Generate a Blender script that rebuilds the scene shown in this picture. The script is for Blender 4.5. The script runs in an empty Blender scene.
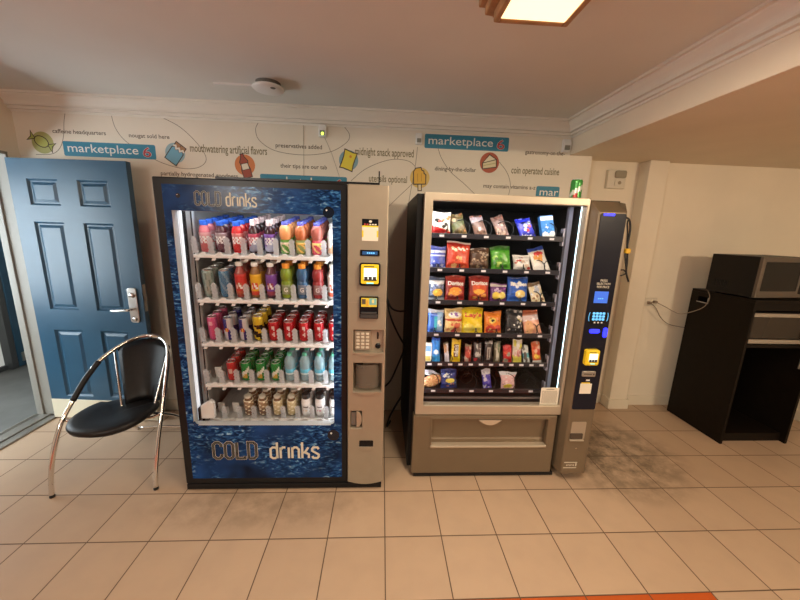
import bpy, bmesh, math, random
from mathutils import Vector, Matrix
random.seed(7)
PI = math.pi
sc = bpy.context.scene
C = sc.collection
V = Vector

# ------------------------------------------------------------------ materials
MATS = {}
def mat(name, col=(.5, .5, .5), rough=.5, metal=0., emit=None, estr=0., spec=.5, vcol=False, noise=0., nscale=30., alpha=None, coat=0.):
    if name in MATS: return MATS[name]
    m = bpy.data.materials.new(name); m.use_nodes = True
    nt = m.node_tree; b = nt.nodes['Principled BSDF']
    b.inputs['Base Color'].default_value = (*col, 1)
    b.inputs['Roughness'].default_value = rough
    b.inputs['Metallic'].default_value = metal
    b.inputs['Specular IOR Level'].default_value = spec
    if coat: b.inputs['Coat Weight'].default_value = coat
    if emit:
        b.inputs['Emission Color'].default_value = (*emit, 1); b.inputs['Emission Strength'].default_value = estr
    src = None
    if vcol:
        a = nt.nodes.new('ShaderNodeAttribute'); a.attribute_name = 'Col'; src = a.outputs['Color']
    if noise:
        tc = nt.nodes.new('ShaderNodeTexCoord'); n = nt.nodes.new('ShaderNodeTexNoise')
        n.inputs['Scale'].default_value = nscale; n.inputs['Detail'].default_value = 5
        nt.links.new(tc.outputs['Object'], n.inputs['Vector'])
        r = nt.nodes.new('ShaderNodeMapRange'); r.inputs['From Min'].default_value = .3; r.inputs['From Max'].default_value = .7
        r.inputs['To Min'].default_value = 1 - noise; r.inputs['To Max'].default_value = 1 + noise * .4
        nt.links.new(n.outputs['Fac'], r.inputs['Value'])
        x = nt.nodes.new('ShaderNodeMix'); x.data_type = 'RGBA'; x.blend_type = 'MULTIPLY'; x.inputs['Factor'].default_value = 1
        if src: nt.links.new(src, x.inputs['A'])
        else: x.inputs['A'].default_value = (*col, 1)
        nt.links.new(r.outputs['Result'], x.inputs['B']); src = x.outputs['Result']
    if src: nt.links.new(src, b.inputs['Base Color'])
    MATS[name] = m
    return m

def clear_mat(name, tint, trans, rough=.08, col=(.9, .92, .95)):
    m = bpy.data.materials.new(name); m.use_nodes = True; nt = m.node_tree
    b = nt.nodes['Principled BSDF']; b.inputs['Base Color'].default_value = (*col, 1); b.inputs['Roughness'].default_value = rough
    t = nt.nodes.new('ShaderNodeBsdfTransparent'); t.inputs['Color'].default_value = (*tint, 1)
    mx = nt.nodes.new('ShaderNodeMixShader'); mx.inputs['Fac'].default_value = trans
    nt.links.new(b.outputs[0], mx.inputs[1]); nt.links.new(t.outputs[0], mx.inputs[2])
    nt.links.new(mx.outputs[0], nt.nodes['Material Output'].inputs['Surface'])
    MATS[name] = m; return m

def glass_mat(name, refl=.06, tint=(1, 1, 1)):
    m = bpy.data.materials.new(name); m.use_nodes = True; nt = m.node_tree
    nt.nodes.remove(nt.nodes['Principled BSDF'])
    t = nt.nodes.new('ShaderNodeBsdfTransparent'); t.inputs['Color'].default_value = (*tint, 1)
    g = nt.nodes.new('ShaderNodeBsdfGlossy'); g.inputs['Roughness'].default_value = .03
    f = nt.nodes.new('ShaderNodeFresnel'); f.inputs['IOR'].default_value = 1.3
    ml = nt.nodes.new('ShaderNodeMath'); ml.operation = 'MULTIPLY'; ml.inputs[1].default_value = refl * 16
    ml.use_clamp = True
    nt.links.new(f.outputs[0], ml.inputs[0])
    mx = nt.nodes.new('ShaderNodeMixShader')
    nt.links.new(ml.outputs[0], mx.inputs['Fac']); nt.links.new(t.outputs[0], mx.inputs[1]); nt.links.new(g.outputs[0], mx.inputs[2])
    nt.links.new(mx.outputs[0], nt.nodes['Material Output'].inputs['Surface'])
    MATS[name] = m; return m

wallM = mat('wall_paint', (.80, .735, .62), .75, noise=.05, nscale=3)
alcM = mat('alcove_paint', (.79, .705, .56), .75, noise=.05, nscale=3)
ceilM = mat('ceiling_paint', (.755, .755, .705), .85, noise=.04, nscale=2)
crownM = mat('crown_paint', (.80, .76, .67), .4)
baseM = mat('baseboard_paint', (.74, .66, .52), .45)
greyM = mat('vestibule_concrete', (.15, .152, .145), .5, noise=.25, nscale=4)
vestM = mat('vestibule_wall', (.55, .56, .54), .7, noise=.05, nscale=4)
jambM = mat('jamb_paint', (.30, .285, .25), .5, noise=.06, nscale=9)
alumM = mat('threshold_aluminium', (.36, .345, .31), .35, .7)
doorM = mat('blue_door_paint', (.020, .075, .135), .34, noise=.12, nscale=6)
kickM = mat('cream_kick_plate', (.72, .66, .50), .4)
steelM = mat('brushed_steel', (.62, .60, .57), .28, 1.)
chromeM = mat('chrome', (.78, .76, .73), .1, 1.)
blackM = mat('black_plastic', (.009, .009, .010), .3, spec=.28)
dullM = mat('black_metal', (.005, .005, .0055), .5, noise=.2, nscale=12, spec=.2)
leatherM = mat('black_vinyl', (.009, .009, .010), .45, noise=.3, nscale=60, spec=.35)
silverM = mat('champagne_silver', (.36, .31, .235), .36, .35, noise=.04, nscale=14)
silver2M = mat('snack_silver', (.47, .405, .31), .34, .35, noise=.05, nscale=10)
silver4M = mat('snack_silver_dimmed', (.19, .142, .09), .36, .3, noise=.04, nscale=10)  # frame silver darkened in colour for weaker light on lower door and console
silver3M = mat('recess_silver', (.40, .33, .25), .4, .35)
linerM = mat('liner_white', (.50, .52, .53), .35)
linerdM = mat('liner_grey', (.10, .105, .105), .4)
whiteM = mat('white_plastic', (.80, .80, .78), .35)
offM = mat('ivory_plastic', (.66, .60, .48), .4)
bezelM = mat('dark_bezel', (.006, .006, .008), .25, spec=.3)
screenM = mat('console_glass', (.008, .009, .018), .3, spec=.2)
trayM = mat('tray_metal', (.045, .044, .05), .33, .6)
railM = mat('tray_rail', (.36, .35, .43), .35, .4)
coilM = mat('coil_wire', (.02, .02, .022), .3, .5)
innerM = mat('snack_inner_black', (.012, .011, .012), .5)
espM = mat('espresso_laminate', (.009, .006, .0038), .5, noise=.25, nscale=20, spec=.14)
woodM = mat('lamp_wood', (.46, .24, .10), .4, noise=.3, nscale=25)
cordwM = mat('cord_grey', (.26, .20, .14), .5)
cordbM = mat('cord_black', (.01, .01, .01), .45)
yellowM = mat('reader_yellow', (.85, .62, .02), .4, emit=(.9, .6, .02), estr=.12)
lensM = mat('lamp_diffuser', (.9, .85, .7), .4, emit=(1., .82, .46), estr=1.6)
ledM = mat('led_white', (.9, .9, .9), .4, emit=(.86, .93, 1.), estr=6.)
ledhM = mat('led_bright', (.9, .9, .9), .4, emit=(.90, .95, 1.), estr=25.)
ledpM = mat('led_soft_panel', (.85, .87, .9), .4, emit=(.86, .93, 1.), estr=.6)
ledsM = mat('led_strip', (.9, .9, .9), .4, emit=(.55, .88, 1.), estr=4.)
ledbM = mat('led_blue', (.02, .02, .5), .4, emit=(.02, .03, 1.), estr=2.5)
lcdM = mat('lcd_blue', (.02, .08, .4), .4, emit=(.04, .14, .62), estr=.9)
lcddM = mat('lcd_dark', (.01, .04, .12), .3, emit=(.03, .12, .3), estr=.5)
keyM = mat('key_cyan', (.1, .4, .7), .4, emit=(.12, .45, .85), estr=1.0)
scrW = mat('reader_screen', (.9, .95, .9), .4, emit=(.8, 1., .92), estr=.9)
vcM = mat('printed_vinyl', rough=.5, vcol=True)
foilM = mat('printed_foil', rough=.28, vcol=True, spec=.6)
liqM = mat('bottle_plastic', rough=.1, vcol=True, spec=.6)
labM = mat('printed_label', rough=.35, vcol=True)
canM = mat('printed_can', rough=.25, vcol=True, metal=.25)
lidM = mat('aluminium_lid', (.75, .75, .76), .28, .9)
paperM = mat('paper_white', (.78, .74, .62), .6)
inkM = mat('ink_dark', (.035, .03, .025), .6)
wallinkM = mat('wall_ink', (.12, .09, .06), .7)
wallink2M = mat('wall_ink_olive', (.20, .17, .085), .7)
lineM = mat('wall_line_ink', (.26, .22, .16), .7)
signM = mat('sign_blue', (.028, .22, .34), .5)
signwM = mat('sign_white', (.78, .77, .72), .5)
sixM = mat('six_red', (.45, .05, .06), .5)
letterM = mat('letter_cream', (.62, .58, .47), .45, emit=(.6, .55, .42), estr=.08)
winM = glass_mat('window_glass', .03)
lidclearM = clear_mat('smoked_window', (.55, .5, .45), .55, .1, (.25, .22, .18))
divM = clear_mat('clear_divider', (1, 1, 1), .62, .06, (.95, .97, 1.))
b_ = divM.node_tree
n_ = b_.nodes.new('ShaderNodeTexNoise'); n_.inputs['Scale'].default_value = 160
bp_ = b_.nodes.new('ShaderNodeBump'); bp_.inputs['Strength'].default_value = .9; bp_.inputs['Distance'].default_value = .004
b_.links.new(n_.outputs['Fac'], bp_.inputs['Height']); b_.links.new(bp_.outputs[0], b_.nodes['Principled BSDF'].inputs['Normal'])
waterM = clear_mat('water_bottle_plastic', (.75, .9, .95), .45, .08, (.42, .60, .66))
dayM = mat('daylight_glass', (.4, .4, .38), .3, emit=(.8, .82, .78), estr=.38)
day2M = mat('daylight_glass_bright', (.8, .85, .85), .3, emit=(.82, .93, 1.), estr=10.)

# ---- floor tiles: grout on a .304 x .32 m grid, an orange band and grime
def floor_mat():
    m = bpy.data.materials.new('floor_tile'); m.use_nodes = True; nt = m.node_tree; N = nt.nodes; L = nt.links
    b = N['Principled BSDF']
    geo = N.new('ShaderNodeTexCoord'); sep = N.new('ShaderNodeSeparateXYZ'); L.new(geo.outputs['Object'], sep.inputs[0])
    def math_(op, a, b_=None, clamp=False):
        n = N.new('ShaderNodeMath'); n.operation = op; n.use_clamp = clamp
        for i, q in enumerate((a, b_)):
            if q is None: continue
            if isinstance(q, (int, float)): n.inputs[i].default_value = q
            else: L.new(q, n.inputs[i])
        return n.outputs[0]
    def mixc(f, a, c, mode='MIX'):
        n = N.new('ShaderNodeMix'); n.data_type = 'RGBA'; n.blend_type = mode
        for k, q in (('Factor', f), ('A', a), ('B', c)):
            if isinstance(q, (int, float)): n.inputs[k].default_value = q
            elif isinstance(q, tuple): n.inputs[k].default_value = (*q, 1)
            else: L.new(q, n.inputs[k])
        return n.outputs['Result']
    x, y = sep.outputs['X'], sep.outputs['Y']
    u = math_('DIVIDE', math_('ADD', x, 3.04 - .0485), .3038)
    v = math_('DIVIDE', math_('ADD', y, 3.2 - 1.182), .3200)
    fu, fv = math_('FRACT', u), math_('FRACT', v)
    du = math_('ABSOLUTE', math_('SUBTRACT', fu, .5)); dv = math_('ABSOLUTE', math_('SUBTRACT', fv, .5))
    d = math_('MAXIMUM', du, dv)
    gr = math_('MULTIPLY', math_('SUBTRACT', d, .4900), 300, True)
    comb = N.new('ShaderNodeCombineXYZ'); L.new(math_('FLOOR', u), comb.inputs[0]); L.new(math_('FLOOR', v), comb.inputs[1])
    wn = N.new('ShaderNodeTexWhiteNoise'); wn.noise_dimensions = '2D'; L.new(comb.outputs[0], wn.inputs['Vector'])
    n1 = N.new('ShaderNodeTexNoise'); n1.inputs['Scale'].default_value = 7; n1.inputs['Detail'].default_value = 6; L.new(geo.outputs['Object'], n1.inputs['Vector'])
    tile = mixc(wn.outputs['Value'], (.485, .345, .235), (.535, .385, .265))
    tile = mixc(math_('MULTIPLY', math_('SUBTRACT', n1.outputs['Fac'], .42), 1.2, True), tile, (.42, .305, .215))
    org = math_('MULTIPLY', math_('LESS_THAN', x, 1.5675), math_('LESS_THAN', y, 1.182))
    tile = mixc(org, tile, (.50, .095, .018))
    # worn grime beside the snack machine and scuffs before the drinks machine
    def blob(cx, cy, rx, ry):
        ax = math_('DIVIDE', math_('SUBTRACT', x, cx), rx); ay = math_('DIVIDE', math_('SUBTRACT', y, cy), ry)
        rr = math_('ADD', math_('MULTIPLY', ax, ax), math_('MULTIPLY', ay, ay))
        return math_('SUBTRACT', 1, rr, True)
    n2 = N.new('ShaderNodeTexNoise'); n2.inputs['Scale'].default_value = 9; n2.inputs['Detail'].default_value = 8; n2.inputs['Roughness'].default_value = .7
    L.new(geo.outputs['Object'], n2.inputs['Vector'])
    streak = math_('MULTIPLY', math_('SUBTRACT', n2.outputs['Fac'], .36), 4, True)
    dirt = math_('MULTIPLY', math_('ADD', math_('MULTIPLY', blob(1.74, 2.2, .6, .55), 1.15), math_('MULTIPLY', blob(-.7, 1.72, .75, .2), .45), True), streak, True)
    tile = mixc(math_('MULTIPLY', dirt, .95), tile, (.15, .11, .07))
    lw = math_('SUBTRACT', 1, math_('DIVIDE', math_('ABSOLUTE', math_('SUBTRACT', y, 2.3)), 1.0), True)
    col = mixc(gr, tile, (.12, .075, .045))
    L.new(col, b.inputs['Base Color'])
    L.new(math_('ADD', .38, math_('MULTIPLY', gr, .3)), b.inputs['Roughness'])
    b.inputs['Specular IOR Level'].default_value = .35
    bp = N.new('ShaderNodeBump'); bp.inputs['Distance'].default_value = .002; L.new(math_('SUBTRACT', 1, gr), bp.inputs['Height'])
    L.new(bp.outputs[0], b.inputs['Normal'])
    return m
floorM = floor_mat()

# ---- printed splash artwork of the drinks machine
def splash_mat():
    m = bpy.data.materials.new('splash_print'); m.use_nodes = True; nt = m.node_tree; N = nt.nodes; L = nt.links
    b = N['Principled BSDF']; b.inputs['Roughness'].default_value = .18; b.inputs['Specular IOR Level'].default_value = .14
    tc = N.new('ShaderNodeTexCoord')
    mp = N.new('ShaderNodeMapping'); mp.inputs['Rotation'].default_value = (0, .5, 0); mp.inputs['Scale'].default_value = (20, 1, 48)
    L.new(tc.outputs['Object'], mp.inputs[0])
    n = N.new('ShaderNodeTexNoise'); n.inputs['Scale'].default_value = 1.3; n.inputs['Detail'].default_value = 4; n.inputs['Distortion'].default_value = .8
    L.new(mp.outputs[0], n.inputs['Vector'])
    r = N.new('ShaderNodeValToRGB'); e = r.color_ramp.elements
    e[0].position = .40; e[0].color = (.004, .016, .055, 1); e[1].position = .74; e[1].color = (.50, .72, .85, 1)
    q = e.new(.52); q.color = (.012, .055, .20, 1); q = e.new(.61); q.color = (.05, .20, .44, 1)
    L.new(n.outputs['Fac'], r.inputs[0])
    n2 = N.new('ShaderNodeTexNoise'); n2.inputs['Scale'].default_value = 5; L.new(tc.outputs['Object'], n2.inputs['Vector'])
    r2 = N.new('ShaderNodeValToRGB'); e = r2.color_ramp.elements
    e[0].position = .35; e[0].color = (.004, .010, .03, 1); e[1].position = .7; e[1].color = (.014, .065, .24, 1)
    L.new(n2.outputs['Fac'], r2.inputs[0])
    n3 = N.new('ShaderNodeTexNoise'); n3.inputs['Scale'].default_value = 3.2; L.new(tc.outputs['Object'], n3.inputs['Vector'])
    rr = N.new('ShaderNodeMapRange'); rr.inputs['From Min'].default_value = .42; rr.inputs['From Max'].default_value = .6
    L.new(n3.outputs['Fac'], rr.inputs['Value'])
    mx = N.new('ShaderNodeMix'); mx.data_type = 'RGBA'; L.new(rr.outputs['Result'], mx.inputs['Factor'])
    L.new(r2.outputs[0], mx.inputs['A']); L.new(r.outputs[0], mx.inputs['B'])
    L.new(mx.outputs['Result'], b.inputs['Base Color'])
    return m
splashM = splash_mat()

# ------------------------------------------------------------------ mesh builder
class MB:
    def __init__(s): s.v = []; s.f = []; s.c = []; s.m = []
    def quad_(s, pts, col=(.5, .5, .5), mi=0):
        b = len(s.v); s.v += [tuple(p) for p in pts]; s.f.append(tuple(range(b, b + len(pts)))); s.c.append(col); s.m.append(mi); return s
    def box(s, x0, x1, y0, y1, z0, z1, col=(.5, .5, .5), mi=0):
        b = len(s.v)
        s.v += [(x0, y0, z0), (x1, y0, z0), (x1, y1, z0), (x0, y1, z0), (x0, y0, z1), (x1, y0, z1), (x1, y1, z1), (x0, y1, z1)]
        for f in ((0, 3, 2, 1), (4, 5, 6, 7), (0, 1, 5, 4), (1, 2, 6, 5), (2, 3, 7, 6), (3, 0, 4, 7)):
            s.f.append(tuple(b + i for i in f)); s.c.append(col); s.m.append(mi)
        return s
    def prism(s, poly, axis, a0, a1, col=(.5, .5, .5), mi=0):
        """poly: 2D points; axis 'x': (y,z), 'y': (x,z), 'z': (x,y)"""
        def P(p, a):
            return {'x': (a, p[0], p[1]), 'y': (p[0], a, p[1]), 'z': (p[0], p[1], a)}[axis]
        n = len(poly); b = len(s.v)
        s.v += [P(p, a0) for p in poly] + [P(p, a1) for p in poly]
        s.f.append(tuple(range(b, b + n))); s.f.append(tuple(range(b + 2 * n - 1, b + n - 1, -1)))
        s.c += [col, col]; s.m += [mi, mi]
        for i in range(n):
            j = (i + 1) % n; s.f.append((b + j, b + i, b + n + i, b + n + j)); s.c.append(col); s.m.append(mi)
        return s
    def plate(s, x0, x1, z0, z1, y0, y1, holes, col=(.5, .5, .5), mi=0):
        """a plate in the XZ plane with rectangular holes"""
        xs = sorted({x0, x1, *[h[0] for h in holes], *[h[1] for h in holes]}); zs = sorted({z0, z1, *[h[2] for h in holes], *[h[3] for h in holes]})
        solid = lambda i, k: 0 <= i < len(xs) - 1 and 0 <= k < len(zs) - 1 and not any(h[0] <= (xs[i] + xs[i + 1]) / 2 <= h[1] and h[2] <= (zs[k] + zs[k + 1]) / 2 <= h[3] for h in holes)
        for i in range(len(xs) - 1):
            for k in range(len(zs) - 1):
                if not solid(i, k): continue
                a, b_, c, d = xs[i], xs[i + 1], zs[k], zs[k + 1]
                s.quad_([(a, y0, c), (b_, y0, c), (b_, y0, d), (a, y0, d)], col, mi); s.quad_([(a, y1, d), (b_, y1, d), (b_, y1, c), (a, y1, c)], col, mi)
                if not solid(i - 1, k): s.quad_([(a, y0, d), (a, y1, d), (a, y1, c), (a, y0, c)], col, mi)
                if not solid(i + 1, k): s.quad_([(b_, y0, c), (b_, y1, c), (b_, y1, d), (b_, y0, d)], col, mi)
                if not solid(i, k - 1): s.quad_([(a, y0, c), (a, y1, c), (b_, y1, c), (b_, y0, c)], col, mi)
                if not solid(i, k + 1): s.quad_([(b_, y0, d), (b_, y1, d), (a, y1, d), (a, y0, d)], col, mi)
        return s
    def lathe(s, prof, seg=20, c=(0, 0, 0), colf=None, col=(.5, .5, .5), mi=0, axis='z'):
        b = len(s.v); n = len(prof)
        for r, z in prof:
            for k in range(seg):
                a = 2 * PI * (k + .5) / seg; p = (r * math.cos(a), r * math.sin(a), z)
                if axis == 'y': p = (p[0], p[2], p[1])
                s.v.append((c[0] + p[0], c[1] + p[1], c[2] + p[2]))
        for i in range(n - 1):
            for k in range(seg):
                j = (k + 1) % seg
                s.f.append((b + i * seg + k, b + i * seg + j, b + (i + 1) * seg + j, b + (i + 1) * seg + k))
                cc = col
                if colf:
                    a = 2 * PI * (k + 1) / seg; ang = (a - 1.5 * PI + PI) % (2 * PI) - PI   # 0 = facing -y
                    cc = colf((prof[i][1] + prof[i + 1][1]) / 2, ang)
                s.c.append(cc); s.m.append(mi)
        for i, rev in ((0, True), (n - 1, False)):
            if prof[i][0] > 1e-5:
                fc = [b + i * seg + k for k in range(seg)]
                s.f.append(tuple(reversed(fc)) if rev else tuple(fc)); s.c.append(colf(prof[i][1], 0) if colf else col); s.m.append(mi)
        return s
    def tube(s, pts, r, seg=10, smooth=0, col=(.5, .5, .5), mi=0):
        pts = [V(p) for p in pts]
        if smooth: pts = [V(p) for p in catmull(pts, smooth)]
        b = len(s.v); n = len(pts); up = None
        for i, p in enumerate(pts):
            t = (pts[min(i + 1, n - 1)] - pts[max(i - 1, 0)]).normalized()
            if up is None:
                up = t.orthogonal().normalized()
            else:
                up = (up - t * up.dot(t)); up = up.normalized() if up.length > 1e-6 else t.orthogonal().normalized()
            w = t.cross(up); rr = r(i / (n - 1)) if callable(r) else r
            for k in range(seg):
                a = 2 * PI * k / seg; s.v.append(tuple(p + (up * math.cos(a) + w * math.sin(a)) * rr))
        for i in range(n - 1):
            for k in range(seg):
                j = (k + 1) % seg
                s.f.append((b + i * seg + k, b + i * seg + j, b + (i + 1) * seg + j, b + (i + 1) * seg + k)); s.c.append(col); s.m.append(mi)
        s.f.append(tuple(b + k for k in reversed(range(seg)))); s.f.append(tuple(b + (n - 1) * seg + k for k in range(seg))); s.c += [col, col]; s.m += [mi, mi]
        return s
    def ribbon(s, pts, w, y, th=.0012, smooth=0, closed=False, col=(.5, .5, .5), mi=0):
        """a flat band along an XZ polyline, standing on plane y, facing -y, mitred"""
        pts = [V((p[0], p[1])) for p in pts]
        if smooth: pts = [V((p[0], p[1])) for p in catmull([V((p[0], p[1], 0)) for p in pts], smooth)]
        n = len(pts); Ls = []; Rs = []
        for i, p in enumerate(pts):
            a = pts[(i - 1) % n] if (closed or i) else None; c = pts[(i + 1) % n] if (closed or i < n - 1) else None
            d1 = (p - a).normalized() if a is not None else None; d2 = (c - p).normalized() if c is not None else None
            if d1 is None: d1 = d2
            if d2 is None: d2 = d1
            t = (d1 + d2); t = t.normalized() if t.length > 1e-6 else d2
            nn = V((-t.y, t.x)); k = max(.5, nn.dot(V((-d2.y, d2.x)))); o = nn * (w / 2 / k)
            Ls.append(p + o); Rs.append(p - o)
        m_ = n if closed else n - 1
        for i in range(m_):
            j = (i + 1) % n
            q = [Rs[i], Rs[j], Ls[j], Ls[i]]
            s.quad_([(p.x, y - th, p.y) for p in q], col, mi)
            s.quad_([(Ls[i].x, y - th, Ls[i].y), (Ls[j].x, y - th, Ls[j].y), (Ls[j].x, y, Ls[j].y), (Ls[i].x, y, Ls[i].y)], col, mi)
            s.quad_([(Rs[j].x, y - th, Rs[j].y), (Rs[i].x, y - th, Rs[i].y), (Rs[i].x, y, Rs[i].y), (Rs[j].x, y, Rs[j].y)], col, mi)
        return s
    def rrect(s, x0, x1, z0, z1, rad, y0, y1, col=(.5, .5, .5), mi=0, n=5):
        return s.prism(rr_pts(x0, x1, z0, z1, rad, n), 'y', y0, y1, col, mi)
    def disc(s, cx, cz, r, y0, y1, col=(.5, .5, .5), mi=0, seg=28, rz=None):
        rz = rz or r
        return s.prism([(cx + r * math.cos(2 * PI * k / seg), cz + rz * math.sin(2 * PI * k / seg)) for k in range(seg)], 'y', y0, y1, col, mi)
    def add(s, verts, faces, col=(.5, .5, .5), mi=0):
        b = len(s.v); s.v += verts
        for f in faces: s.f.append(tuple(b + i for i in f)); s.c.append(col); s.m.append(mi)
        return s
    def build(s, name, mats, parent=None, bevel=0., smooth=False, local=False, weld=True, segs=2):
        off = V((0, 0, 0)); p = parent
        if not local:
            while p is not None: off += p.location; p = p.parent
        me = bpy.data.meshes.new(name)
        me.from_pydata([tuple(V(v) - off) for v in s.v], [], s.f)
        mats = mats if isinstance(mats, (list, tuple)) else [mats]
        for m in mats: me.materials.append(m)
        at = me.color_attributes.new('Col', 'FLOAT_COLOR', 'CORNER')
        vals = []
        for f, c in zip(s.f, s.c): vals += [c[0], c[1], c[2], 1.] * len(f)
        at.data.foreach_set('color', vals)
        me.polygons.foreach_set('material_index', s.m)
        bm = bmesh.new(); bm.from_mesh(me)
        if weld: bmesh.ops.remove_doubles(bm, verts=bm.verts, dist=1e-5)
        bmesh.ops.recalc_face_normals(bm, faces=bm.faces)
        bm.to_mesh(me); bm.free()
        if smooth: me.polygons.foreach_set('use_smooth', [True] * len(me.polygons))
        o = bpy.data.objects.new(name, me); C.objects.link(o)
        if parent: o.parent = parent
        if bevel:
            md = o.modifiers.new('bevel', 'BEVEL'); md.width = bevel; md.segments = segs; md.limit_method = 'ANGLE'; md.angle_limit = math.radians(35)
            md.harden_normals = False
        return o

def rr_pts(x0, x1, z0, z1, rad, n=5):
    o = []
    for cx, cz, a0 in ((x1 - rad, z1 - rad, 0), (x0 + rad, z1 - rad, 90), (x0 + rad, z0 + rad, 180), (x1 - rad, z0 + rad, 270)):
        for k in range(n + 1):
            a = math.radians(a0 + 90 * k / n); o.append((cx + rad * math.cos(a), cz + rad * math.sin(a)))
    return o
def catmull(p, n):
    o = []
    for i in range(len(p) - 1):
        a = p[max(i - 1, 0)]; b = p[i]; c = p[i + 1]; d = p[min(i + 2, len(p) - 1)]
        for k in range(n):
            t = k / n
            o.append(.5 * ((2 * b) + (c - a) * t + (2 * a - 5 * b + 4 * c - d) * t * t + (3 * b - a - 3 * c + d) * t ** 3))
    o.append(p[-1]); return o

def tag(o, label, cat, group=None):
    o['label'] = label; o['category'] = cat
    if group: o['group'] = group
    return o
def thing(name, label, cat, loc=(0, 0, 0), group=None):
    o = bpy.data.objects.new(name, None); o.empty_display_size = .05; C.objects.link(o); o.location = loc
    return tag(o, label, cat, group)
def struct(o): o['kind'] = 'structure'; return o
def copy_tree(o, parent=None):
    c = o.copy(); C.objects.link(c); c.parent = parent
    for ch in list(o.children): copy_tree(ch, c)
    return c

def glyphs(s, offset=0.):
    """2D outline triangles of a word in the built-in face, scaled to unit width box; returns verts, faces"""
    cu = bpy.data.curves.new('w', 'FONT'); cu.body = s; cu.size = 1; cu.offset = offset; cu.resolution_u = 3
    ob = bpy.data.objects.new('w', cu); C.objects.link(ob); bpy.context.view_layer.update()
    dg = bpy.context.evaluated_depsgraph_get(); me = bpy.data.meshes.new_from_object(ob.evaluated_get(dg))
    vs = [(v.co.x, v.co.y) for v in me.vertices]; fs = [tuple(p.vertices) for p in me.polygons]
    bpy.data.objects.remove(ob); bpy.data.curves.remove(cu); bpy.data.meshes.remove(me)
    return vs, fs
def put_text(mb, s, x0, x1, z, cap, y, offset=0., col=(.5, .5, .5), mi=0, yf=None, rot=False):
    """word between x0 and x1, baseline z, capital height cap; laid on plane y (or on yf(x,z))"""
    vs, fs = glyphs(s, offset); mn = min(v[0] for v in vs); mxx = max(v[0] for v in vs); k = (x1 - x0) / (mxx - mn)
    out = []
    for a, b in vs:
        px, pz = x0 + (a - mn) * k, z + b * cap / .7
        if rot:    # word runs upward: (a -> z, b -> -x)
            px, pz = z - b * cap / .7, x0 + (a - mn) * k
        out.append((px, (yf(px, pz) if yf else y), pz))
    return mb.add(out, fs, col, mi)

# ================================================================== SETTING
YB = 2.80; ZC = 2.47; ZS = 2.232; XL = -2.69
f = struct(MB().box(-2.69, 4.3, -3.4, 3.1, -.06, 0).build('floor', floorM))
struct(MB().box(-7, -2.69, -2.2, 6.2, -.06, -.002).build('floor_vestibule', greyM))
struct(MB().box(-2.81, 1.48, -3.4, 3.1, ZC, ZC + .08).build('ceiling', ceilM))
struct(MB().box(1.48, 4.3, -3.4, 3.1, ZS, ZC + .08).build('ceiling_alcove', alcM, bevel=.004))
struct(MB().box(-2.81, 1.668, YB, 3.1, 0, ZC).build('wall_back', wallM))
struct(MB().box(1.668, 2.19, 2.95, 3.1, 0, ZS).build('wall_recess', alcM))
struct(MB().box(2.19, 2.36, 2.835, 3.1, 0, ZS).build('wall_pillar', alcM, bevel=.006))
struct(MB().box(2.36, 4.3, 2.91, 3.1, 0, ZS).build('wall_alcove', alcM))
struct(MB().box(3.86, 4.3, -3.4, 2.91, 0, ZS).build('wall_right', alcM))
wl = MB(); wl.box(-2.81, XL, -3.4, 1.76, 0, ZC); wl.box(-2.81, XL, 1.76, 2.70, 2.06, ZC); wl.box(-2.81, XL, 2.70, YB, 0, ZC)
struct(wl.build('wall_left', wallM))
# crown mouldings (cove with beads)
CP = [(0, 0), (.098, 0), (.098, .014), (.080, .014), (.078, .022), (.066, .034), (.054, .046), (.045, .058), (.041, .068), (.046, .069), (.046, .079), (.026, .080), (.024, .090), (.030, .091), (.030, .100), (.010, .101), (.008, .112), (0, .112)]
cr = MB(); cr.prism([(YB - a, ZC - b) for a, b in CP], 'x', -2.69, 1.48)
struct(cr.build('trim_1', crownM))
cr = MB(); cr.prism([(1.48 - a, ZC - b) for a, b in CP], 'y', -3.4, YB - .001)
struct(cr.build('trim_2', crownM))
# baseboards
def bb(name, x0, x1, y0, y1): struct(MB().box(x0, x1, y0, y1, 0, .095).build(name, baseM, bevel=.004))
bb('baseboard_back', -2.69, 1.668, YB - .014, YB)
bb('baseboard_recess', 1.668, 2.176, 2.936, 2.95)
b_ = MB().box(2.176, 2.374, 2.82, 2.835, 0, .095).box(2.176, 2.19, 2.835, 2.936, 0, .095).box(2.36, 2.374, 2.835, 2.9, 0, .095)
struct(b_.build('baseboard_pillar', baseM, bevel=.003))
bb('baseboard_alcove', 2.374, 3.846, 2.896, 2.91)
bb('baseboard_right', 3.846, 3.86, -3.3, 2.896)
# doorway: jamb lining, threshold
jb = MB(); jb.box(-2.825, -2.675, 2.685, 2.70, .02, 2.06); jb.box(-2.80, -2.762, 2.672, 2.685, .02, 2.045); jb.box(-2.825, -2.675, 1.76, 1.775, .02, 2.06); jb.box(-2.825, -2.675, 1.76, 2.70, 2.045, 2.06)
struct(jb.build('trim_3', jambM, bevel=.003))
th = MB(); th.box(-2.86, -2.655, 1.76, 2.70, 0, .012); th.box(-2.80, -2.72, 1.76, 2.70, .012, .022)
for k in range(3): th.box(-2.845 + k * .012, -2.839 + k * .012, 1.765, 2.695, .012, .016)
struct(th.build('trim_4', alumM, bevel=.002))
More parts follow.
